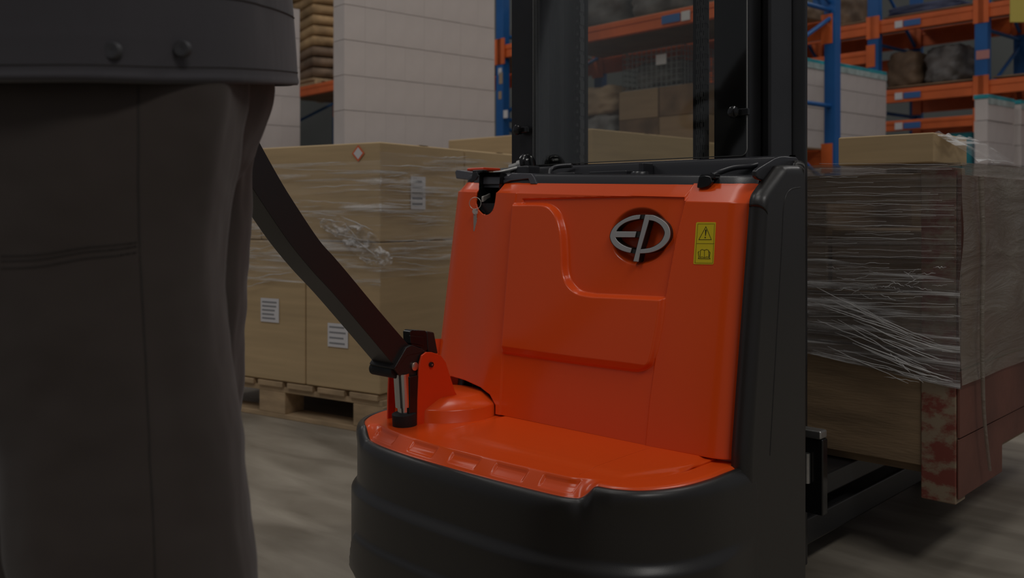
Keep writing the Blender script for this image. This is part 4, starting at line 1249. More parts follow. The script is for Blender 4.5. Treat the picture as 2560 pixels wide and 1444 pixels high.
for (x, y, w_, h_, m_) in ((1252, 195, .042, .09, 'tan_sack'), (1264, 285, .05, .06, 'paper'), (1250, 238, .036, .06, 'tan_sack'), (1250, 178, .04, .05, 'paper')):
    p = on_plane(x, y, DV, DV.dot(U1) - 0.037)
    MB().box(p, BV * w_ / 2, DV * 0.0008, UP * h_ / 2).build('upright_sticker', M[m_], r1)


def lump(c, ux, uy, l, w_, h_, m, name, label, cat, seed=0, rough=0.10, group=None, parent=None):
    """soft bag / wrapped bundle: a rounded, creased block resting on z = c.z"""
    bm = bmesh.new(); bmesh.ops.create_cube(bm, size=2); bmesh.ops.subdivide_edges(bm, edges=bm.edges, cuts=11, use_grid_fill=True)
    me = bpy.data.meshes.new(name)
    for v in bm.verts:
        q = np.array(v.co)
        r_ = (abs(q[0]) ** 5 + abs(q[1]) ** 5 + abs(q[2]) ** 5) ** 0.2
        q = q / r_
        nz_ = mnoise.noise(Vector((q[0] * 2 + seed, q[1] * 2, q[2] * 3))) + 0.5 * mnoise.noise(Vector((q[0] * 6 + seed, q[1] * 6, q[2] * 9)))
        q = q * (1 + rough * nz_ - rough)
        p = np.array(c) + ux * q[0] * l / 2 + uy * q[1] * w_ / 2 + UP * (max(q[2], -0.86) + 0.86) * h_ / 1.8
        v.co = Vector(p)
    bmesh.ops.recalc_face_normals(bm, faces=bm.faces)
    bm.to_mesh(me); bm.free()
    for p_ in me.polygons: p_.use_smooth = True
    me.materials.append(M[m]); o = bpy.data.objects.new(name, me); COL.objects.link(o)
    tag(o, label, cat, group)
    return o


def shelf_pt(px, base, dpt, z):     # place over pixel column px on the line of depth dpt behind the front beam
    p = on_plane(px, 300, DV, DV.dot(base) + dpt); return np.array([p[0], p[1], z])


zs1 = ZB0 + DK
for i, (x, hgt, ln) in enumerate(((1655, 0.20, 0.37), (1752, 0.20, 0.35))):
    for lv in range(2):
        c = shelf_pt(x, U1, 0.36, zs1 + lv * hgt)
        ob = MB().box(c + UP * hgt / 2, BV * ln / 2, DV * 0.24, UP * (hgt / 2 - 0.001)).build('shelf_carton', M['carton_dark'] if (lv + i) % 2 else M['brown_goods'], None, bevel=0.004)
        tag(ob, ('lower', 'upper')[lv] + ' brown carton of the %s stack on the shelf seen through the screen' % ('left', 'right')[i], 'box', 'cartons behind the guard screen')
c = shelf_pt(1676, U1, 0.36, zs1 + 0.40)
wb = empty('wire_basket', c, 'grey wire mesh basket standing on brown cartons behind the guard screen', 'basket')
mb = MB(); L2_, W2_, H2_ = 0.26, 0.20, 0.27
for i in range(13):
    t = -1 + 2 * i / 12
    for s2 in (-1, 1):
        mb.tube([c + BV * L2_ * t + DV * W2_ * s2, c + BV * L2_ * t + DV * W2_ * s2 + UP * H2_], 0.0028, 5)
        mb.tube([c + DV * W2_ * t + BV * L2_ * s2, c + DV * W2_ * t + BV * L2_ * s2 + UP * H2_], 0.0028, 5)
for i in range(8):
    z = 0.003 + H2_ * i / 7.05
    for s2 in (-1, 1):
        mb.tube([c - BV * L2_ + DV * W2_ * s2 + UP * z, c + BV * L2_ + DV * W2_ * s2 + UP * z], 0.0032, 5)
        mb.tube([c - DV * W2_ + BV * L2_ * s2 + UP * z, c + DV * W2_ + BV * L2_ * s2 + UP * z], 0.0032, 5)
mb.build('mesh_sides', M['wire'], wb)
MB().box(c + UP * 0.006, BV * L2_, DV * W2_, UP * 0.004).build('basket_base', M['wire'], wb)
MB().box(c + UP * 0.19 - DV * (W2_ + 0.006) - BV * 0.09, BV * 0.045, DV * 0.001, UP * 0.034).build('basket_tag', M['paper'], wb)
lump(c + UP * 0.0105, BV, DV, 0.46, 0.34, 0.20, 'grey_bag', 'plastic_bag', 'grey plastic bag lying in the wire mesh basket', 'bag', 6)
c = shelf_pt(1530, U1, 0.36, zs1); lump(c, BV, DV, 0.46, 0.46, 0.27, 'grey_bag', 'plastic_bag', 'dark grey bag under the tan sack, left on the shelf behind the screen', 'bag', 1)
c = shelf_pt(1530, U1, 0.36, zs1 + 0.265); lump(c, BV, DV, 0.40, 0.42, 0.22, 'tan_sack', 'sack', 'tan sack lying on a dark grey bag behind the guard screen', 'sack', 2)
c = shelf_pt(1385, U1, 0.36, zs1); lump(c, BV, DV, 0.44, 0.46, 0.44, 'brown_goods', 'wrapped_bundle', 'brown bundle on the rack shelf behind the left mast channel', 'bundle', 3)
for i, (px, hgt) in enumerate(((1540, 0.36), (1700, 0.36), (1385, 0.40))):
    c = shelf_pt(px, U1, 0.42, ZB1 + DK)
    lump(c, BV, DV, 0.60, 0.6, hgt, 'grey_bag', 'wrapped_bundle', ['grey wrapped bundle above the orange beam, middle of the screen', 'grey wrapped bundle above the orange beam, beside the chain', 'grey wrapped bundle above the orange beam, at the left mast channel'][i], 'bundle', 10 + i)

# left gap: brown board sheets on the far rack
p = on_plane(797, 200, DV, DV.dot(U1) + 0.52); base = np.array([p[0], p[1], ZB1 + DK])
pd = MB().box(base + UP * 0.06, BV * 0.70, DV * 0.46, UP * 0.012).box(base + UP * 0.024, BV * 0.70, DV * 0.04, UP * 0.0235).box(base + UP * 0.024 - DV * 0.40, BV * 0.70, DV * 0.04, UP * 0.0235).box(base + UP * 0.024 + DV * 0.40, BV * 0.70, DV * 0.04, UP * 0.0235).build('storage_pallet', M['pallet_wood'], None, bevel=0.003)
tag(pd, 'pallet on the far rack under the brown board sheets, between the white stacks', 'pallet')
for i in range(9):
    rows = []
    zc = 0.075 + 0.11 * (i + 0.5)
    for u_ in np.linspace(-1, 1, 30):
        rows.append([base + BV * 0.66 * u_ + DV * 0.43 * v + UP * (zc + 0.020 * math.sin(5 * u_ + 0.1 * i) + 0.012 * v) for v in np.linspace(-1, 1, 6)])
    mb = MB(); mb.grid(rows); so = mb.build('board_sheets', M['brown_goods'] if i < 3 else M['board'], None, fix=True, autosmooth=False)
    md = so.modifiers.new('thick', 'SOLIDIFY'); md.thickness = 0.088; md.offset = 0
    tag(so, 'wavy brown board bundle on the far rack, %s from the bottom of its pile' % ['first', 'second', 'third', 'fourth', 'fifth', 'sixth', 'seventh', 'eighth', 'ninth'][i], 'bundle', 'board sheet bundles on the far rack')

# row 2 (right)
A2 = WK(2.451, 7.2)
r2 = empty('storage_rack', A2 - BV * 0.346 * KB, 'blue and orange pallet rack at the right, beyond the wrapped crate', 'rack')
p187 = A2 - BV * 0.346 * KB; p457 = A2 - BV * 1.117 * KB; p047 = A2 + BV * 0.50 * KB; pfar = A2 + BV * 1.6 * KB; pr2 = A2 - BV * 2.4 * KB
for bse in (p187, p457, p047, pfar, pr2):
    rack_frame(r2, bse, DV, BV, 0.65 * KB, 3.6, zs=(0.3, 0.9, zk(1.52), zk(2.02), zk(2.6)), pw=0.105)
segs = ((p187, p457), (p047, p187), (pfar, p047), (p457, pr2))
for si, (a, b_) in enumerate(segs):
    for z in (zk(2.137), zk(1.62), zk(1.404)) if si in (0, 3) else (zk(2.137), zk(1.93)):
        beam(r2, a, b_, z, DV, 0.115 if z > zk(1.5) else 0.09, lab=(0.38 if si == 0 else None))
        beam(r2, a + DV * 0.65 * KB, b_ + DV * 0.65 * KB, z, DV, 0.16)
    L_ = np.linalg.norm(b_ - a)
    for z in ((zk(2.137), zk(1.62)) if si in (0, 3) else (zk(2.137),)):
        MB().box((a + b_) / 2 + DV * 0.325 * KB + UP * (z + 0.085), BV * (L_ / 2 - 0.06), DV * 0.36, UP * 0.005).build('shelf_deck', M['crate_wood'], r2)
M['pink'] = mat('pink_sticker', (0.55, 0.24, 0.22), 0.6)
for zz_ in (zk(1.84), zk(1.46)):
    p = on_plane(2457, 100, DV, DV.dot(A2) - 0.038); MB().box(np.array([p[0], p[1], zz_]), BV * 0.053, DV * 0.001, UP * 0.036).build('upright_sticker', M['pink'], r2)
def row2(px, dpt, z):
    p = on_plane(px, 300, DV, DV.dot(A2) + dpt); return np.array([p[0], p[1], z])
zz1 = zk(1.62) + 0.0905; zz2 = zk(2.137) + 0.0905
lump(row2(2280, 0.38, zz1), BV, DV, 0.34, 0.50, 0.34, 'brown_goods', 'wrapped_bundle', 'brown film-covered bundle on the middle shelf of the right rack, left one', 'bundle', 21)
lump(row2(2380, 0.38, zz1), BV, DV, 0.38, 0.50, 0.36, 'grey_bag', 'wrapped_bundle', 'grey plastic-wrapped bundle on the middle shelf of the right rack, right one', 'bundle', 22, 0.16)
lump(row2(2330, 0.38, zz2), BV, DV, 0.70, 0.50, 0.11, 'navy_goods', 'wrapped_bundle', 'flat dark blue bundle on the top shelf of the right rack', 'bundle', 23, 0.05)
lump(row2(2120, 0.38, zz2), BV, DV, 0.30, 0.50, 0.34, 'brown_goods', 'wrapped_bundle', 'brown bundle on the top shelf of the right rack, left of the blue posts', 'bundle', 24)
lump(row2(2010, 0.38, zz2), BV, DV, 0.28, 0.50, 0.34, 'brown_goods', 'wrapped_bundle', 'brown bundle on the top shelf just right of the mast', 'bundle', 25)
zl = zk(0.94)
beam(r2, p187, p457, zl, DV, 0.10); beam(r2, p187 + DV * .65 * KB, p457 + DV * .65 * KB, zl, DV, 0.10)
L_ = np.linalg.norm(p457 - p187)
MB().box((p187 + p457) / 2 + DV * 0.325 * KB + UP * (zl + 0.062), BV * (L_ / 2 - 0.06), DV * 0.36, UP * 0.006).build('shelf_deck', M['crate_wood'], r2)
for i in range(3):
    c = row2(2420, 0.22, zl + 0.0695 + 0.137 * i)
    bb = empty('plastic_bin', c, '%s teal plastic bin of the pile of three on the right rack, above the crate' % ['bottom', 'middle', 'top'][i], 'bin', 'teal bins')
    mb = MB(); mb.box(c + UP * 0.004, BV * 0.09, DV * 0.14, UP * 0.003)
    for s2 in (-1, 1):
        mb.box(c + UP * 0.062 + BV * 0.089 * s2, BV * 0.003, DV * 0.14, UP * 0.060); mb.box(c + UP * 0.062 + DV * 0.139 * s2, BV * 0.09, DV * 0.003, UP * 0.060)
    mb.build('bin_body', M['teal'], bb)
    MB().box(c + UP * 0.128, BV * 0.096, DV * 0.146, UP * 0.006).build('bin_rim', M['teal'], bb)
for i, px in enumerate((2255, 2340)):
    c = row2(px, 0.36, zl + 0.0695); lump(c, BV, DV, 0.26, 0.42, 0.32, 'grey_bag', 'wrapped_bundle', ['dark bundle low on the right rack, next to the white stack', 'dark bundle low on the right rack, beside the teal bins'][i], 'bundle', 30 + i)
# yellow aisle sign at the right edge
p = at_depth(2525, 56, 6.6); q = at_depth(2600, -60, 6.6)
sg = MB().box((p + q) / 2, RV * abs((q - p).dot(RV)) / 2, FV * 0.006, UP * (q[2] - p[2]) / 2).build('aisle_sign', mat('sign_yellow', (0.62, 0.50, 0.10), 0.5), None, bevel=0.003)
tag(sg, 'yellow sign board hanging at the top right corner by the blue rack', 'sign')
for s2 in (-0.08, 0.08):
    MB().tube([(p + q) / 2 + RV * s2 + UP * (q[2] - p[2]) / 2 - UP * 0.01, (p + q) / 2 + RV * s2 + UP * 2.2], 0.004, 6).build('hanging_wire', M['wire'], sg)

# ------------------------------------------------------------------ tall stacks of white cartons
def white_stack(start, ncol, l, nrow, h_, th, base, label, group, plabel, jitter=0.004, ghost=0.003):
    L_ = ncol * l
    pallet('wooden_pallet', start + BV * 0.0, DV, BV, L_, max(th, 0.16), 'narrow wooden pallet under the white carton stack ' + plabel, H=base)
    proto = None; rnd = random.Random(int(L_ * 1000))
    for r_ in range(nrow):
        rj = rnd.uniform(-jitter, jitter)
        for c_ in range(ncol):
            loc = start + DV * l * (c_ + 0.5) + BV * (th / 2 + rj + rnd.uniform(-0.0008, 0.0008)) + UP * (base + h_ * (r_ + 0.5))
            if proto is None:
                mb = MB(); mb.box((0, 0, 0), (l / 2 - 0.0003, 0, 0), (0, th / 2 - 0.002, 0), (0, 0, h_ / 2 - ghost / 2))
                # shallow seam under the lid, all round
                proto = mb.build('white_carton', M['white_carton'], None); o = proto
            else:
                o = proto.copy(); COL.objects.link(o)
            o.location = loc; o.rotation_euler = (0, 0, ROT_D)
            tag(o, 'white carton, stack %s, row %d up, column %d from left' % (label, r_ + 1, c_ + 1), 'box', group)
    return base + nrow * h_


s2_ = W(-0.925, 5.2)
white_stack(s2_, 8, 1.085 / 8, 10, 0.1955, 0.12, 0.173, 'left of mast', 'white cartons, big stack left of the mast', 'left of the mast')
p = W((560 - 1280) / F_PX * 5.9, 5.9)
white_stack(p, 4, 0.132, 10, 0.1955, 0.12, 0.173, 'beside person', 'white cartons, stack beside the person', 'beside the person')
KH = 0.14 * KB
e = WK(2.004, 6.0)
t1 = white_stack(e - DV * 0.9 * KB, 7, 0.9 / 7 * KB, 10, KH, 0.13, zk(0.175 + 11 * 0.14) - 10 * KH, 'right of mast', 'white cartons, stack just right of the mast', 'just right of the mast', ghost=0.004)
s_r2 = WK(2.033, 5.9)
t2 = white_stack(s_r2, 5, 0.128 * KB, 10, KH, 0.05, zk(0.175 + 11 * 0.14 - 0.02) - 10 * KH, 'between blue posts', 'white cartons, stack between the blue posts', 'between the blue posts', ghost=0.004)
s_r3 = WK(2.886, 5.7)
K3 = 0.132 * KB
t3 = white_stack(s_r3, 3, 0.13 * KB, 9, K3, 0.10, zk(1.47) - 9 * K3, 'by far blue post', 'white cartons, low stack near the right edge', 'near the right edge', ghost=0.004)
s_r4 = WK(3.25, 6.0)
t4 = white_stack(s_r4, 3, 0.13 * KB, 9, K3, 0.10, zk(1.47) - 9 * K3, 'at right picture edge', 'white cartons, stack at the right edge', 'at the right edge', ghost=0.004)
for (st, L_, t, th, lb) in ((e - DV * 0.9 * KB, 0.9 * KB, t1, 0.13, 'teal cover sheet on the white stack just right of the mast'), (s_r2, 0.64 * KB, t2, 0.05, 'teal cover sheet on the white stack between the blue posts'),
                        (s_r3, 0.39 * KB, t3, 0.10, 'teal cover sheet on the low white stack by the far blue post'), (s_r4, 0.39 * KB, t4, 0.10, 'teal cover sheet on the white stack at the right edge')):
    c = st + DV * L_ / 2 + BV * th / 2 + UP * (t + 0.016)
    ob = MB().box(c, DV * (L_ / 2 + 0.004), BV * (th / 2 + 0.004), UP * 0.016).build('cover_sheet', M['teal'], None, bevel=0.004); tag(ob, lb, 'cover')
    MB().box(c - UP * 0.034 - BV * (th / 2 + 0.0045), DV * (L_ / 2 + 0.003), BV * 0.0008, UP * 0.022).build('sheet_skirt', M['pale_teal'], ob)

# ------------------------------------------------------------------ lamps under the roof
for i, (X, Z, z, p_) in enumerate(LIGHTS):
    c = W(X, Z, z + 0.03)
    lampr = empty('ceiling_lamp', c, ['long ceiling lamp above the person', 'long ceiling lamp behind the camera', 'long ceiling lamp over the left carton load', 'long ceiling lamp over the crate', 'long ceiling lamp over the centre rack', 'long ceiling lamp over the right rack', 'long ceiling lamp over the far left'][i], 'lamp', 'warehouse ceiling lamps')
    MB().box(c + UP * 0.03, DV * 1.36, BV * 0.50, UP * 0.03).build('lamp_housing', M['ceiling'], lampr)
    MB().tube([c + UP * 0.05, c + UP * 0.9], 0.008, 6).build('lamp_rod', M['ceiling'], lampr)

# ------------------------------------------------------------------ the walking person
def PC(px, Z, z):           # px column at depth Z, height z
    q = CAM + RV * ((px - 1280) / F_PX * Z) + FV * Z; return np.array([q[0], q[1], z])
def zof(py, Z): return 0.78 + (HOR - py) / F_PX * Z


person = empty('person', PC(300, 1.08, 0), 'person in a grey jacket and loose dark trousers, walking left and pulling the tiller', 'person')


def leg_rings(spec, Z, b0, seed):
    """spec: (py, left px, right px, depth half width) at depth Z"""
    spec = sorted(spec); ys = [s_i[0] for s_i in spec]
    out = []; n = 72
    for py in np.linspace(ys[0], ys[-1], 90):
        l = np.interp(py, ys, [s_i[1] for s_i in spec]); r_ = np.interp(py, ys, [s_i[2] for s_i in spec]); b_ = np.interp(py, ys, [s_i[3] for s_i in spec])
        c = (l + r_) / 2; a = (r_ - l) / 2 / F_PX * Z; z = zof(py, Z); ring = []
        ctr = PC(c, Z, z)
        for k_ in range(n):
            t = 2 * math.pi * k_ / n
            # gentle vertical folds
            fo = 1 + 0.030 * math.sin(3 * t + seed + 1.2 * z) + 0.022 * math.sin(7 * t + 2.3 * seed + 5 * z) * (0.4 + 0.6 * math.sin(4 * z + seed) ** 2) + 0.012 * math.sin(11 * t - 9 * z + seed)
            ct, st = math.cos(t), math.sin(t)
            cc = math.copysign(abs(ct) ** 0.85, ct); ss = math.copysign(abs(st) ** 0.85, st)
            aa = a * (1 if abs(ct) > 0.98 else 1)
            ring.append(ctr + RV * aa * cc * (fo if abs(ct) < 0.97 else 1.0) + FV * b_ * ss * fo)
        out.append(ring)
    return out


def closed_loft(mb, rings):
    mb.grid(rings, smooth=True, close=True); n = len(rings[0]); tot = len(rings) * n; o = len(mb.v) - tot
    mb.f.append(tuple(o + k_ for k_ in range(n))); mb.sm.append(True)
    mb.f.append(tuple(o + (len(rings) - 1) * n + k_ for k_ in reversed(range(n)))); mb.sm.append(True)


ZN, ZF = 0.98, 1.20
near = [(150, -110, 600, 0.085), (250, -115, 600, 0.100), (400, -95, 575, 0.108), (600, -70, 548, 0.108), (700, -60, 545, 0.106), (800, -40, 552, 0.104), (960, -5, 575, 0.10), (1050, 8, 588, 0.10), (1200, 24, 602, 0.098), (1350, 38, 616, 0.098), (1444, 50, 630, 0.098),
        (1700, 110, 640, 0.095), (2100, 190, 650, 0.09), (2430, 230, 640, 0.088)]
yf = lambda py: 530 + (py - 530) * ZN / ZF
far = [(130, 0, 640, 0.11), (300, -10, 650, 0.11), (420, -20, 622, 0.108), (550, -25, 622, 0.106), (800, -25, 612, 0.104), (1000, -20, 600, 0.102), (1060, -18, 590, 0.10), (1200, -20, 560, 0.10), (1350, -30, 530, 0.098), (1450, -50, 500, 0.098), (1800, -130, 370, 0.095), (2050, -170, 300, 0.09)]
mb = MB()
closed_loft(mb, leg_rings(near, ZN, 0, 0.4)); closed_loft(mb, leg_rings(far, ZF, 0, 2.1))
# hips joining the legs
hip = []
for py, l, r_, b_ in ((60, -90, 640, 0.16), (150, -100, 665, 0.19), (205, -105, 672, 0.20), (260, -105, 662, 0.20), (330, -90, 640, 0.19), (400, -70, 615, 0.16), (470, -20, 570, 0.10)):
    Zc = 1.09; c = (l + r_) / 2; a = (r_ - l) / 2 / F_PX * Zc
    hip.append([PC(c, Zc, zof(py, Zc)) + RV * a * math.cos(t) + FV * b_ * math.sin(t) for t in np.linspace(0, 2 * math.pi, 49)[:-1]])
closed_loft(mb, hip)
tr_ = mb.build('trousers', M['trouser'], person, autosmooth=False)
rm = tr_.modifiers.new('remesh', 'REMESH'); rm.mode = 'VOXEL'; rm.voxel_size = 0.007; rm.use_smooth_shade = True
sm = tr_.modifiers.new('smooth', 'SMOOTH'); sm.iterations = 5; sm.factor = 0.6
tx = bpy.data.textures.new('folds', 'CLOUDS'); tx.noise_scale = 0.10
dm = tr_.modifiers.new('folds', 'DISPLACE'); dm.texture = tx; dm.strength = 0.010; dm.mid_level = 0.5; dm.texture_coords = 'GLOBAL'

# side seam and pocket stitching on the near leg
def near_surf(px, py, lift=0.002):
    sp = sorted(near); ys = [q[0] for q in sp]
    l = np.interp(py, ys, [q[1] for q in sp]); r_ = np.interp(py, ys, [q[2] for q in sp]); b_ = np.interp(py, ys, [q[3] for q in sp])
    c = (l + r_) / 2; a = (r_ - l) / 2
    # intersect pixel ray with the leg's elliptic section (approximately)
    Z = ZN - b_
    for _ in range(6):
        X = (px - 1280) / F_PX * Z; u_ = (X - (c - 1280) / F_PX * ZN) / (a / F_PX * ZN)
        Z = ZN - b_ * max(0.0, 1 - abs(u_) ** 2.3) ** 0.5
    return CAM + ray(px, py) * (Z - lift)


def seam_line(pts, nm, r_=0.0008):
    mb = MB(); P3 = [near_surf(x, y, 0.004) for x, y in pts]; mb.tube(catmull(P3, 8), r_, 6); mb.build(nm, M['seam'], person)
    o = bpy.context.scene.collection.objects[-1]
    sw_ = o.modifiers.new('wrap', 'SHRINKWRAP'); sw_.target = tr_; sw_.wrap_method = 'NEAREST_SURFACEPOINT'; sw_.wrap_mode = 'ABOVE_SURFACE'; sw_.offset = 0.0006


seam_line([(345, 215), (348, 400), (352, 550), (356, 700), (366, 850), (374, 1000), (378, 1150), (385, 1300), (390, 1440), (395, 1600)], 'side_seam')
for dy in (0, 12, 30):
    seam_line([(2, 640 + dy), (100, 636 + dy), (200, 622 + dy * .9), (290, 612 + dy * .9), (345, 606 + dy * .8)], 'pocket_stitching', 0.0005)

# jacket
rings = []
spec = [(212, -110, 716, 0.236), (204, -114, 720, 0.242), (198, -112, 719, 0.241), (190, -110, 717, 0.238), (120, -105, 713, 0.235), (0, -95, 706, 0.225), (-200, -70, 690, 0.19), (-420, -60, 690, 0.20), (-700, -60, 700, 0.215), (-900, -20, 660, 0.21), (-1010, 90, 560, 0.17), (-1080, 190, 450, 0.08)]
Zj = 1.09
for py in list(np.linspace(212, 100, 24)) + list(np.linspace(90, -1080, 60)):
    sp = sorted(spec); ys = [q[0] for q in sp]
    l = np.interp(py, ys, [q[1] for q in sp]); r_ = np.interp(py, ys, [q[2] for q in sp]); b_ = np.interp(py, ys, [q[3] for q in sp])
    c = (l + r_) / 2; a = (r_ - l) / 2 / F_PX * Zj; ring = []
    z = zof(py, Zj)
    for k_ in range(96):
        t = 2 * math.pi * k_ / 96; fo = 1 + 0.012 * math.sin(5 * t + 3 * z) + 0.010 * math.sin(9 * t - 6 * z) + 0.006 * math.sin(40 * z + 2 * t)
        cc = math.copysign(abs(math.cos(t)) ** 0.8, math.cos(t)); ss = math.copysign(abs(math.sin(t)) ** 0.8, math.sin(t))
        ring.append(PC(c, Zj, z) + RV * a * cc * (fo if abs(cc) < .97 else 1) + FV * b_ * ss * fo + UP * (0.030 * ss * max(0.0, min(1.0, (py + 500) / 600.0))))
    rings.append(ring)
mb = MB(); mb.grid(rings, smooth=True, close=True)
jk = mb.build('jacket', M['jacket'], person, autosmooth=False)
sd = jk.modifiers.new('thick', 'SOLIDIFY'); sd.thickness = 0.004; sd.offset = -1
for (px, py) in ((282, 127), (456, 122)):
    Z = Zj - 0.237; u_ = 0
    c0_ = (303 - 1280) / F_PX * Zj; a0 = 410 / F_PX * Zj
    for _ in range(8):
        X = (px - 1280) / F_PX * Z; u_ = (X - c0_) / a0; Z = Zj - 0.2355 * max(0, 1 - abs(u_) ** 2.5) ** 0.4
    p = CAM + ray(px, py) * (Z - 0.002)
    MB().lathe(p, [(0.0085, -0.003), (0.0085, 0.0015), (0.007, 0.0032), (0.003, 0.0030), (0.0001, 0.0024)], 24, axis=-FV - RV * 0.15, cap=False).build('snap_button', M['button'], jk)
# hem stitching: a fine thread running round the jacket
ringh = [np.array(q) for q in rings[int(np.argmin([abs(r_[0][2] - zof(178, Zj)) for r_ in rings]))]]
mb = MB(); cc_ = np.mean(ringh, 0); mb.tube([cc_ + (q - cc_) * 1.0008 for q in ringh] + [cc_ + (ringh[0] - cc_) * 1.0008], 0.0006, 5, cap=False)
mb.build('hem_seam', M['seam'], jk)
ringh = [np.array(q) for q in rings[int(np.argmin([abs(r_[0][2] - zof(40, Zj)) for r_ in rings]))]]
mb = MB(); cc_ = np.mean(ringh, 0); mb.tube([cc_ + (q - cc_) * 1.0008 for q in ringh] + [cc_ + (ringh[0] - cc_) * 1.0008], 0.0009, 5, cap=False)
mb.build('waist_seam', M['seam'], jk)

# body (continuous skinned figure), mostly inside the clothes and above the frame
def skin_body():
    hipc = PC(290, 1.09, 0.95)
    fwd = -RV
    J = {}
    V = [hipc, hipc + UP * 0.22, hipc + UP * 0.45 + fwd * 0.02, hipc + UP * 0.56 + fwd * 0.02, hipc + UP * 0.64 + fwd * 0.04, hipc + UP * 0.74 + fwd * 0.05, hipc + UP * 0.82 + fwd * 0.05]
    R_ = [0.12, 0.115, 0.13, 0.06, 0.055, 0.095, 0.075]
    E = [(0, 1), (1, 2), (2, 3), (3, 4), (4, 5), (5, 6)]
    def chain(start, pts, rs):
        prev = start
        for p, r_ in zip(pts, rs):
            V.append(np.array(p)); R_.append(r_); E.append((prev, len(V) - 1)); prev = len(V) - 1
        return prev
    # near leg (left) and far leg (right)
    chain(0, [hipc - FV * 0.10 - UP * 0.03, PC(320, ZN, 0.47), PC(425, ZN, 0.10), PC(380, ZN, 0.045)], [0.085, 0.055, 0.04, 0.035])
    chain(0, [hipc + FV * 0.10 - UP * 0.03, PC(240, ZF, 0.47), PC(90, ZF, 0.10), PC(50, ZF, 0.045)], [0.085, 0.055, 0.04, 0.035])
    sh = hipc + UP * 0.47
    chain(2, [sh - FV * 0.19, sh - FV * 0.23 - UP * 0.28 + fwd * 0.05, sh - FV * 0.20 - UP * 0.28 + fwd * 0.30], [0.055, 0.042, 0.028])   # near arm bent forward
    hand = hc + dirt * 0.10
    i = chain(2, [sh + FV * 0.19, (sh + FV * 0.22 + hand) / 2 + FV * 0.04 - UP * 0.04 - fwd * 0.02, hand - dirt * 0.07 + UP * 0.02 + fwd * 0.03], [0.055, 0.042, 0.028])
    me = bpy.data.meshes.new('body'); me.from_pydata([tuple(v) for v in V], E, [])
    o = bpy.data.objects.new('body', me); COL.objects.link(o)
    sk = o.modifiers.new('skin', 'SKIN'); sk.use_smooth_shade = True
    lay = me.skin_vertices[0] if me.skin_vertices else None
    if lay is None:
        bm = bmesh.new(); bm.from_mesh(me); bm.verts.layers.skin.verify(); bm.to_mesh(me); bm.free(); lay = me.skin_vertices[0]
    for k_, r_ in enumerate(R_): lay.data[k_].radius = (r_, r_)
    lay.data[0].use_root = True
    ss = o.modifiers.new('sub', 'SUBSURF'); ss.levels = 2; ss.render_levels = 2
    me.materials.append(M['skin']); o.parent = person; o.matrix_parent_inverse = person.matrix_basis.inverted()
    return o, np.array(V), hipc, sh, hand


body, BVt, hipc, sh, hand = skin_body()
headc = hipc + UP * 0.78 - RV * 0.05
# hair, ears and face
bm_ = MB(); rows = []
for th in np.linspace(0.05, 1.7, 14):
    rows.append([headc + UP * (0.02 + 0.115 * math.cos(th)) + RV * (0.015 + 0.10 * math.sin(th) * math.cos(ph)) + FV * 0.085 * math.sin(th) * math.sin(ph) for ph in np.linspace(0, 2 * math.pi, 33)[:-1]])
bm_.grid(rows, close=True); bm_.build('hair', M['hair'], person)
for s2 in (-1, 1):
    MB().lathe(headc + FV * 0.088 * s2, [(0.028, -0.006), (0.030, 0), (0.018, 0.008)], 16, axis=FV * s2).build('ear', M['skin'], person)
    MB().lathe(headc - RV * 0.092 + FV * 0.032 * s2 + UP * 0.0, [(0.010, 0), (0.008, 0.006), (0.003, 0.008)], 14, axis=-RV).build('eye', M['paper'], person)
MB().tube([headc - RV * 0.09 + UP * 0.005, headc - RV * 0.118 - UP * 0.035], [0.009, 0.014], 10).build('nose', M['skin'], person)
MB().tube([headc - RV * 0.093 - UP * 0.060 - FV * 0.022, headc - RV * 0.099 - UP * 0.060, headc - RV * 0.093 - UP * 0.060 + FV * 0.022], 0.006, 8).build('mouth', M['copper'], person)
# sleeves
for (i0, nm) in ((15, 'near'), (18, 'far')):
    pts = [BVt[i0] - UP * 0.0, BVt[i0 + 1], BVt[i0 + 2]]
    P3 = catmull(pts, 8); MB().tube(P3, list(np.linspace(0.085, 0.050, len(P3))), 20).build('sleeve', M['jacket'], person)


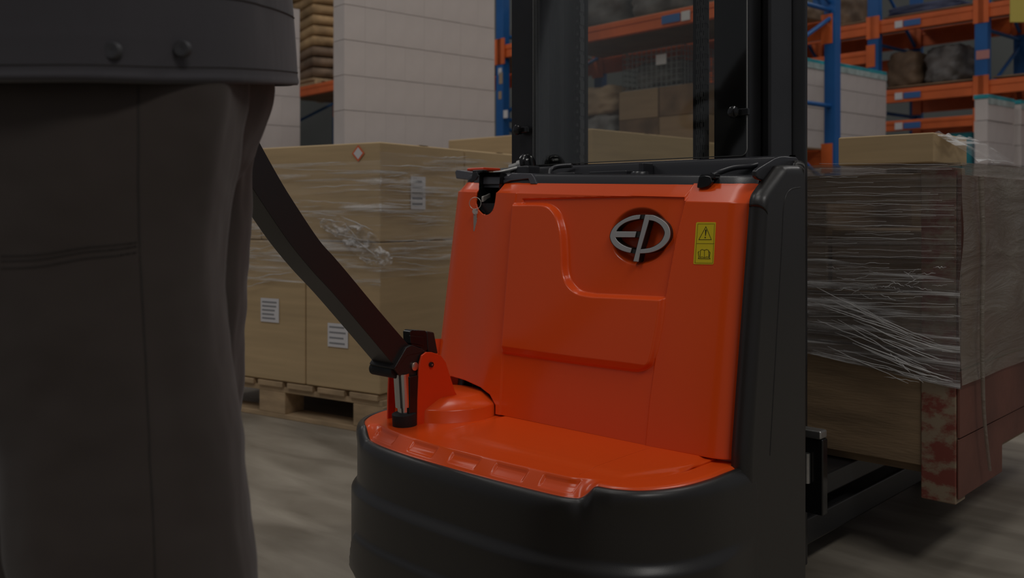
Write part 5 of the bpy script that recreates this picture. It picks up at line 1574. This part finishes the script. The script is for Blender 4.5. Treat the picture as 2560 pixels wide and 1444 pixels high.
def make_hand(wrist, direction, palm_n, side, nm):
    """palm with five curled fingers closing towards palm_n"""
    d = direction / np.linalg.norm(direction); n = palm_n - d * palm_n.dot(d); n /= np.linalg.norm(n); s = np.cross(d, n) * side
    V = [wrist, wrist + d * 0.045, wrist + d * 0.085]; R_ = [0.024, 0.030, 0.030]; E = [(0, 1), (1, 2)]
    for k_, (off, ln) in enumerate(((-0.030, 0.030), (-0.010, 0.034), (0.010, 0.032), (0.030, 0.026))):
        prev = 2
        pts = [wrist + d * 0.095 + s * off, wrist + d * (0.095 + ln) + s * off + n * 0.010, wrist + d * (0.095 + ln * 1.2) + s * off + n * (0.012 + ln), wrist + d * (0.090 + ln * 0.5) + s * off + n * (0.016 + ln * 1.3)]
        for p, r_ in zip(pts, (0.0095, 0.009, 0.0085, 0.0075)):
            V.append(p); R_.append(r_); E.append((prev, len(V) - 1)); prev = len(V) - 1
    prev = 1
    for p, r_ in zip([wrist + d * 0.050 - s * 0.036 + n * 0.012, wrist + d * 0.075 - s * 0.045 + n * 0.030, wrist + d * 0.095 - s * 0.036 + n * 0.045], (0.012, 0.0105, 0.009)):
        V.append(p); R_.append(r_); E.append((prev, len(V) - 1)); prev = len(V) - 1
    me = bpy.data.meshes.new(nm); me.from_pydata([tuple(v) for v in V], E, [])
    bm = bmesh.new(); bm.from_mesh(me); bm.verts.layers.skin.verify(); bm.to_mesh(me); bm.free()
    for k_, r_ in enumerate(R_): me.skin_vertices[0].data[k_].radius = (r_, r_)
    me.skin_vertices[0].data[0].use_root = True
    o = bpy.data.objects.new(nm, me); COL.objects.link(o); sk = o.modifiers.new('skin', 'SKIN'); sk.use_smooth_shade = True
    ss = o.modifiers.new('sub', 'SUBSURF'); ss.levels = 1; ss.render_levels = 2
    me.materials.append(M['skin']); o.parent = person; o.matrix_parent_inverse = person.matrix_basis.inverted()


make_hand(BVt[17], -RV - UP * 0.1, -UP, 1, 'hand')
make_hand(BVt[20], (hand - BVt[20]), -dirt - UP * 0.3, -1, 'hand')
# shoes
for (px, Z, py) in ((380, ZN, 0), (40, ZF, 0)):
    c = PC(px + 60, Z, 0.0); rows = []
    for t, wd_, hh_ in ((0, 0.028, 0.06), (0.12, 0.038, 0.085), (0.35, 0.040, 0.09), (0.6, 0.046, 0.065), (0.85, 0.046, 0.05), (1.0, 0.026, 0.035)):
        cc = c - RV * 0.29 * t
        rows.append([cc + FV * wd_ * math.cos(a_) + UP * (hh_ / 2 + hh_ / 2 * math.sin(a_)) for a_ in np.linspace(0, 2 * math.pi, 21)[:-1]])
    mb = MB(); closed_loft(mb, rows); mb.build('shoe', M['shoe'], person)
